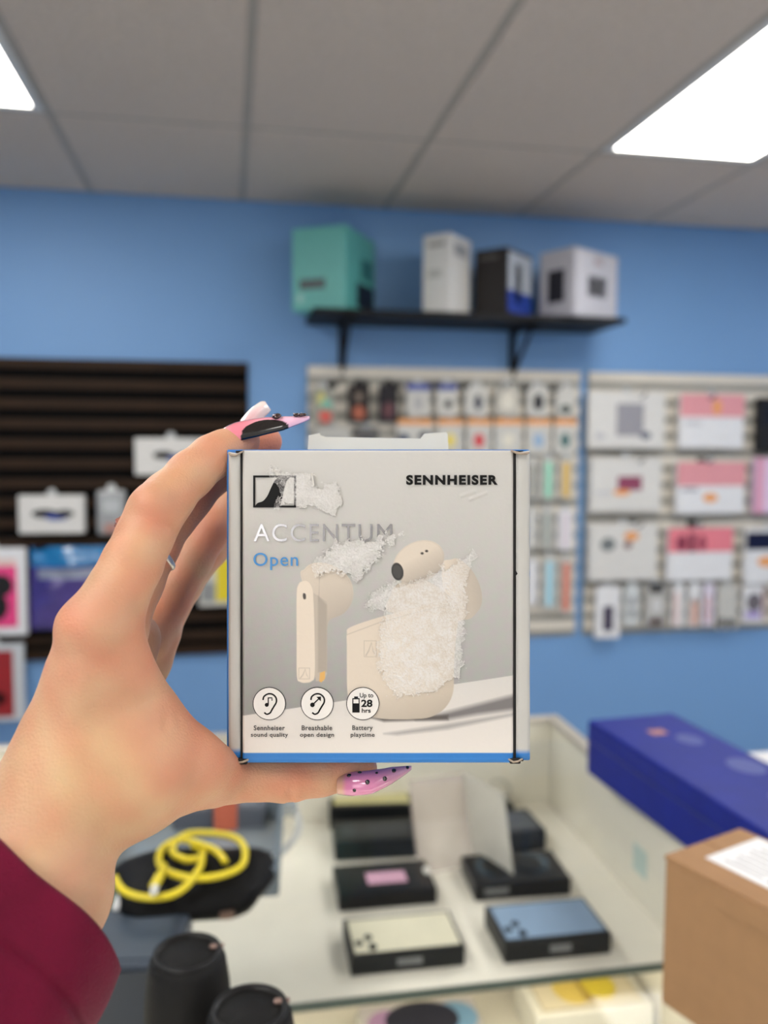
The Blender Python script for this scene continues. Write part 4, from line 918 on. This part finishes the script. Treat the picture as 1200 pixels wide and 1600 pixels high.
# skin colour: warm base, redder knuckles, fingertips and web
base = np.array([204, 157, 124.]); red = np.array([208, 120, 92.])
pp = np.asarray(pc_); colr = np.tile(base, (len(pp), 1)); rw = np.zeros(len(pp))
for (x, y, d, r_, s_) in ((240, 790, .283, 13, .42), (128, 985, .266, 14, .38), (331, 705, .300, 12, .3), (390, 690, .317, 14, .6), (418, 690, .337, 14, .9), (560, 1204, .320, 14, .55), (300, 1150, .285, 20, .55),
                          (235, 1020, .272, 14, .45), (205, 890, .270, 14, .25), (455, 1225, .306, 14, .35), (330, 830, .355, 14, .6), (270, 950, .34, 16, .5), (300, 790, .325, 25, .6), (225, 850, .312, 25, .5), (360, 1195, .30, 18, .35), (90, 1080, .26, 12, .1)):
    rw = np.maximum(rw, s_*np.exp(-((pp-CP(x, y, d))**2).sum(1)/(r_/1000)**2))
mo_ = np.zeros(len(pp))
for (fx_, fy_, fz_, p_) in ((310, 170, 90, .3), (-190, 280, 130, 1.9), (90, -420, 260, 4.), (510, 390, -200, 2.2)): mo_ += np.sin(pp@np.array([fx_, fy_, fz_])+p_)
rw = np.clip(rw+.06*mo_, -.2, 1)
for (cx_, cy_, cz_, r_) in ((190, 1230, .262, .022), (110, 1200, .258, .02), (190, 870, .270, .010), (280, 740, .285, .008)):
    colr += np.array([2., 4., -1.])*np.exp(-((pp-CP(cx_, cy_, cz_))**2).sum(1)/r_**2)[:, None]  # faint yellow highlights painted into the skin colour
colr = colr*(1-rw[:, None])+red*rw[:, None]
at = me.color_attributes.new('tint', 'FLOAT_COLOR', 'POINT'); cc = np.ones((len(pp), 4), np.float32); cc[:, :3] = srgb_lin(colr); at.data.foreach_set('color', cc.ravel())
SKIN = mat('skin', (214, 166, 134), .5, var=.05, nscale=90, attr='tint', bump=.0003, bscale=1100, sss=.25)
hand = link('hand', me, SKIN, person, True)
# ---- nails: curved shells lofted along a centre line
def nail(label, pts, side, upv, wid, sag, cols, thick=.0009, n=26, k=48, pn=None):
    cl = spline([CP(*p) for p in pts], 18); n = len(cl)
    side = np.array(side, float); side /= np.linalg.norm(side); up_ = np.array(upv, float); up_ -= side*(up_@side); up_ /= np.linalg.norm(up_)
    v = []; f = []
    for layer in (0, 1):
        for i, c_ in enumerate(cl):
            s_ = i/(n-1); w_ = np.interp(s_, np.linspace(0, 1, len(wid)), wid)/2; sg = np.interp(s_, np.linspace(0, 1, len(sag)), sag)
            if i == 0: w_ *= .86; sg *= .86
            for j in range(k+1):
                a = -1+2*j/k
                v.append(c_+side*w_*a+up_*(sg*(math.sqrt(max(0, 1-a*a*.98))-.5)-layer*thick*(1-.6*s_)))
    q0 = n*(k+1)
    for i in range(n-1):
        for j in range(k):
            q_ = i*(k+1)+j
            f.append([q_, q_+1, q_+k+2, q_+k+1]); f.append([q0+q_, q0+q_+k+1, q0+q_+k+2, q0+q_+1])
    for i in range(n-1):
        for j in (0, k):
            q_ = i*(k+1)+j; f.append([q_, q_+k+1, q0+q_+k+1, q0+q_])
    for j in range(k):
        for i in (0, n-1):
            q_ = i*(k+1)+j; f.append([q_, q_+1, q0+q_+1, q0+q_])
    W_ = toW(np.array(v))-porg
    bm = bmesh.new(); vs = [bm.verts.new(p) for p in W_]
    for q_ in f:
        try: bm.faces.new([vs[i] for i in q_])
        except ValueError: pass
    bmesh.ops.recalc_face_normals(bm, faces=bm.faces)
    me = bpy.data.meshes.new('fingernail'); bm.to_mesh(me); bm.free()
    at = me.color_attributes.new('tint', 'FLOAT_COLOR', 'POINT'); arr = np.ones((len(v), 4), np.float32)
    for i in range(n):
        s_ = i/(n-1)
        for j in range(k+1):
            c_ = cols(s_, -1+2*j/k); c_ = lin(c_)
            for l in (0, 1): arr[l*q0+i*(k+1)+j, :3] = c_
    at.data.foreach_set('color', arr.ravel())
    o = link('fingernail', me, mat('gel_nail_polish', (230, 160, 180), .12, var=0, attr='tint', coat=1), person, True); o['label'] = label
    def spot(s_, a, lift=0.0):
        i = min(int(round(s_*(n-1))), n-1); w_ = np.interp(s_, np.linspace(0, 1, len(wid)), wid)/2; sg = np.interp(s_, np.linspace(0, 1, len(sag)), sag)
        return cl[i]+side*w_*a+up_*(sg*(math.sqrt(max(0, 1-a*a))-.5)+lift), (side*a+up_*math.sqrt(max(.05, 1-a*a)))
    return o, spot, side, up_
def gem(par, pos, r_, m, sc=(1, 1, .5), nrm=(0, 1, 0), nm='nail_gem', seg=10):
    bm = bmesh.new(); bmesh.ops.create_uvsphere(bm, u_segments=seg, v_segments=max(seg//2, 4), radius=r_)
    nrm = np.array(nrm, float); nW = Vector(nrm[0]*RT+nrm[1]*UP+nrm[2]*fw).normalized()
    R_ = nW.to_track_quat('Z', 'Y').to_matrix()
    for v in bm.verts: v.co = R_ @ Vector((v.co.x*sc[0], v.co.y*sc[1], v.co.z*sc[2]))+Vector(toW(np.array(pos))-porg)
    me = bpy.data.meshes.new(nm); bm.to_mesh(me); bm.free(); return link(nm, me, m, par, True)
def mixc(a, b, t_): t_ = min(max(t_, 0), 1); return tuple(a[i]*(1-t_)+b[i]*t_ for i in range(3))
# index: seen from its side; side vector runs in depth, a slightly towards the eye
o1, sp1, sd1, up1 = nail('glossy pink pointed nail with a black side patch and brown gems', [(343, 682, .3105), (368, 672, .3110), (408, 664, .3120), (445, 659, .314), (484, 652, .317)],
    (.10, .42, .9), (-.12, 1, -.30), [.0115, .0126, .0118, .0086, .0012], [.0040, .0052, .0050, .0038, .0008],
    lambda s, a: (14, 10, 12) if (abs(s-.57) < .225 and a < -1.0+.72*math.sqrt(max(0, 1-((s-.57)/.225)**2))**1.2) else mixc(mixc((236, 190, 178), (232, 132, 148), s*4), (240, 190, 214), (s-.35)*2.2))
GEM = mat('brown_crystal', (70, 40, 34), .08, metal=.6, coat=1, var=.3, nscale=1500); GEM2 = mat('silver_crystal', (196, 184, 186), .1, metal=.8)
for (s_, a, r_) in ((.68, -.1, .0019), (.86, .0, .0013), (.90, -.1, .0011), (.93, .05, .001)):
    p_, n_ = sp1(s_, a, .0006); gem(o1, p_, r_, GEM, nrm=n_, seg=8); gem(o1, p_+np.array([-.0008, .0004, -.0011]), r_*.32, GEM2, nrm=n_, seg=8)
# middle: pointing up and away
o2, sp2, sd2, up2 = nail('pale pink and white nail pointing up behind the index finger', [(382, 668, .336), (392, 656, .337), (403, 645, .338), (413, 637, .339), (419, 634, .340)],
    (.56, -.83, .25), (-.25, .25, -1), [.0062, .0064, .0060, .0056, .0040], [.0022, .0024, .0024, .002, .0012],
    lambda s, a: mixc((232, 172, 180), (242, 222, 216), s*1.1+.5*abs(a+.2)))
# thumb: nail on the lower front side, pointing right
o3, sp3, sd3, up3 = nail('translucent pink pointed thumbnail with black dots under the box', [(527, 1224, .311), (552, 1222, .3085), (582, 1219, .308), (612, 1210, .310), (643, 1199, .314)],
    (.05, .80, .55), (-.08, -.50, -.86), [.0068, .0088, .0086, .0062, .0012], [.0036, .0044, .0040, .0028, .0006],
    lambda s, a: mixc((208, 160, 140), (214, 130, 172), (s-.10)*14) if s < .5 else mixc((214, 130, 172), (190, 150, 166), (s-.5)*1.6))
NDT = mat('black_nail_dot', (30, 10, 16), .1, coat=1)
for (s_, a, r_) in ((.20, .5, .00095), (.34, .72, .00085), (.44, -.25, .0009), (.56, .45, .00055), (.66, -.35, .0009), (.78, .25, .0009), (.93, .2, .0007), (.28, -.75, .0007)):
    p_, n_ = sp3(s_, a, .0001); gem(o3, p_, r_, NDT, sc=(1, 1, .4), nrm=n_, nm='nail_dot')
# ring on the middle finger
rc = CP(231, 853, .3125); ax_ = CP(262, 800, .320)-CP(205, 905, .308); ax_ /= np.linalg.norm(ax_)
ax_ = ax_+np.array([.0, .35, .0])*0; t1 = np.array([.8, -.6, -.15]); t1 /= np.linalg.norm(t1); t2 = np.cross(ax_, t1)
# tilt the band: image direction from (187,825) to (263,883)
ringt = thing('finger_ring', 'thin silver ring with a rose stone on the middle finger', 'ring', loc=tuple(map(float, toW(rc))))
tS = t1 if t1[0] < 0 else -t1; ro = np.array(ringt.location); RR = .0117
tube('band', [toW(rc+(t1*math.cos(a)+t2*math.sin(a))*RR)-ro for a in np.linspace(0, 2*math.pi, 49)[:-1]], .0013, C(235, 230, 226, .3, metal=.75), ringt, closed=True, n=8)
for k, (u, v_) in enumerate(((0, 0), (.0016, .0), (-.0016, 0), (0, .002), (0, -.002))):
    bm = bmesh.new(); bmesh.ops.create_icosphere(bm, subdivisions=1, radius=.0013 if k == 0 else .0009)
    c_ = Vector(toW(rc+tS*(RR+.0030)+ax_*u+t2*v_)-ro)
    for v in bm.verts: v.co += c_
    me = bpy.data.meshes.new('stone'); bm.to_mesh(me); bm.free(); link('stone', me, C(216, 150, 134, .1, metal=.7), ringt)
# ---- sleeve
MAR = mat('maroon_knit', (100, 10, 42), .9, var=.16, nscale=60, bump=.0006, bscale=1500, sheen=.08, spec=.2)
nt_, nl = 120, 140; v = []; f = []; r0_, r1_ = .0356, .0340
def sl(i, j, off):
    a = 2*math.pi*j/nt_; L_ = .14*i/nl
    fold = .0018*math.sin(3*a+40*L_)+.0026*math.sin(2*a-55*L_+1)*min(L_/.03, 1)+.0010*math.sin(7*a+120*L_)*min(L_/.02, 1)+.0018*math.sin(90*L_+2*a)*min(L_/.03, 1)
    hem = -.0012*math.exp(-((L_-.0175)/.0012)**2)+(.0007 if L_ < .017 else 0)
    rim = .0012 if i == 0 else 0
    rr = (1+.15*L_/.14)
    return cenR+ud*math.cos(a)*((r0_+fold+hem)*rr+off-rim)+vn*math.sin(a)*((r1_+fold+hem)*rr+off-rim)+axh*(L_+.0015*math.sin(2*a+.6)+.0008*math.sin(5*a))
for s_ in (0, 1):
    for i in range(nl+1):
        for j in range(nt_): v.append(sl(i, j, -.0022*s_))
K = (nl+1)*nt_
for i in range(nl):
    for j in range(nt_):
        a_, b_, c_, d_ = i*nt_+j, i*nt_+(j+1) % nt_, (i+1)*nt_+(j+1) % nt_, (i+1)*nt_+j
        f.append([a_, b_, c_, d_]); f.append([K+a_, K+d_, K+c_, K+b_])
for j in range(nt_):
    for i in (0, nl): f.append([i*nt_+j, i*nt_+(j+1) % nt_, K+i*nt_+(j+1) % nt_, K+i*nt_+j])
sv = pyd('sleeve', toW(np.array(v))-porg, f, MAR, person, True)
bmh = bmesh.new(); bmh.from_mesh(sv.data); bmesh.ops.recalc_face_normals(bmh, faces=bmh.faces); bmh.to_mesh(sv.data); bmh.free()
sv['label'] = 'maroon knitted sleeve cuff'
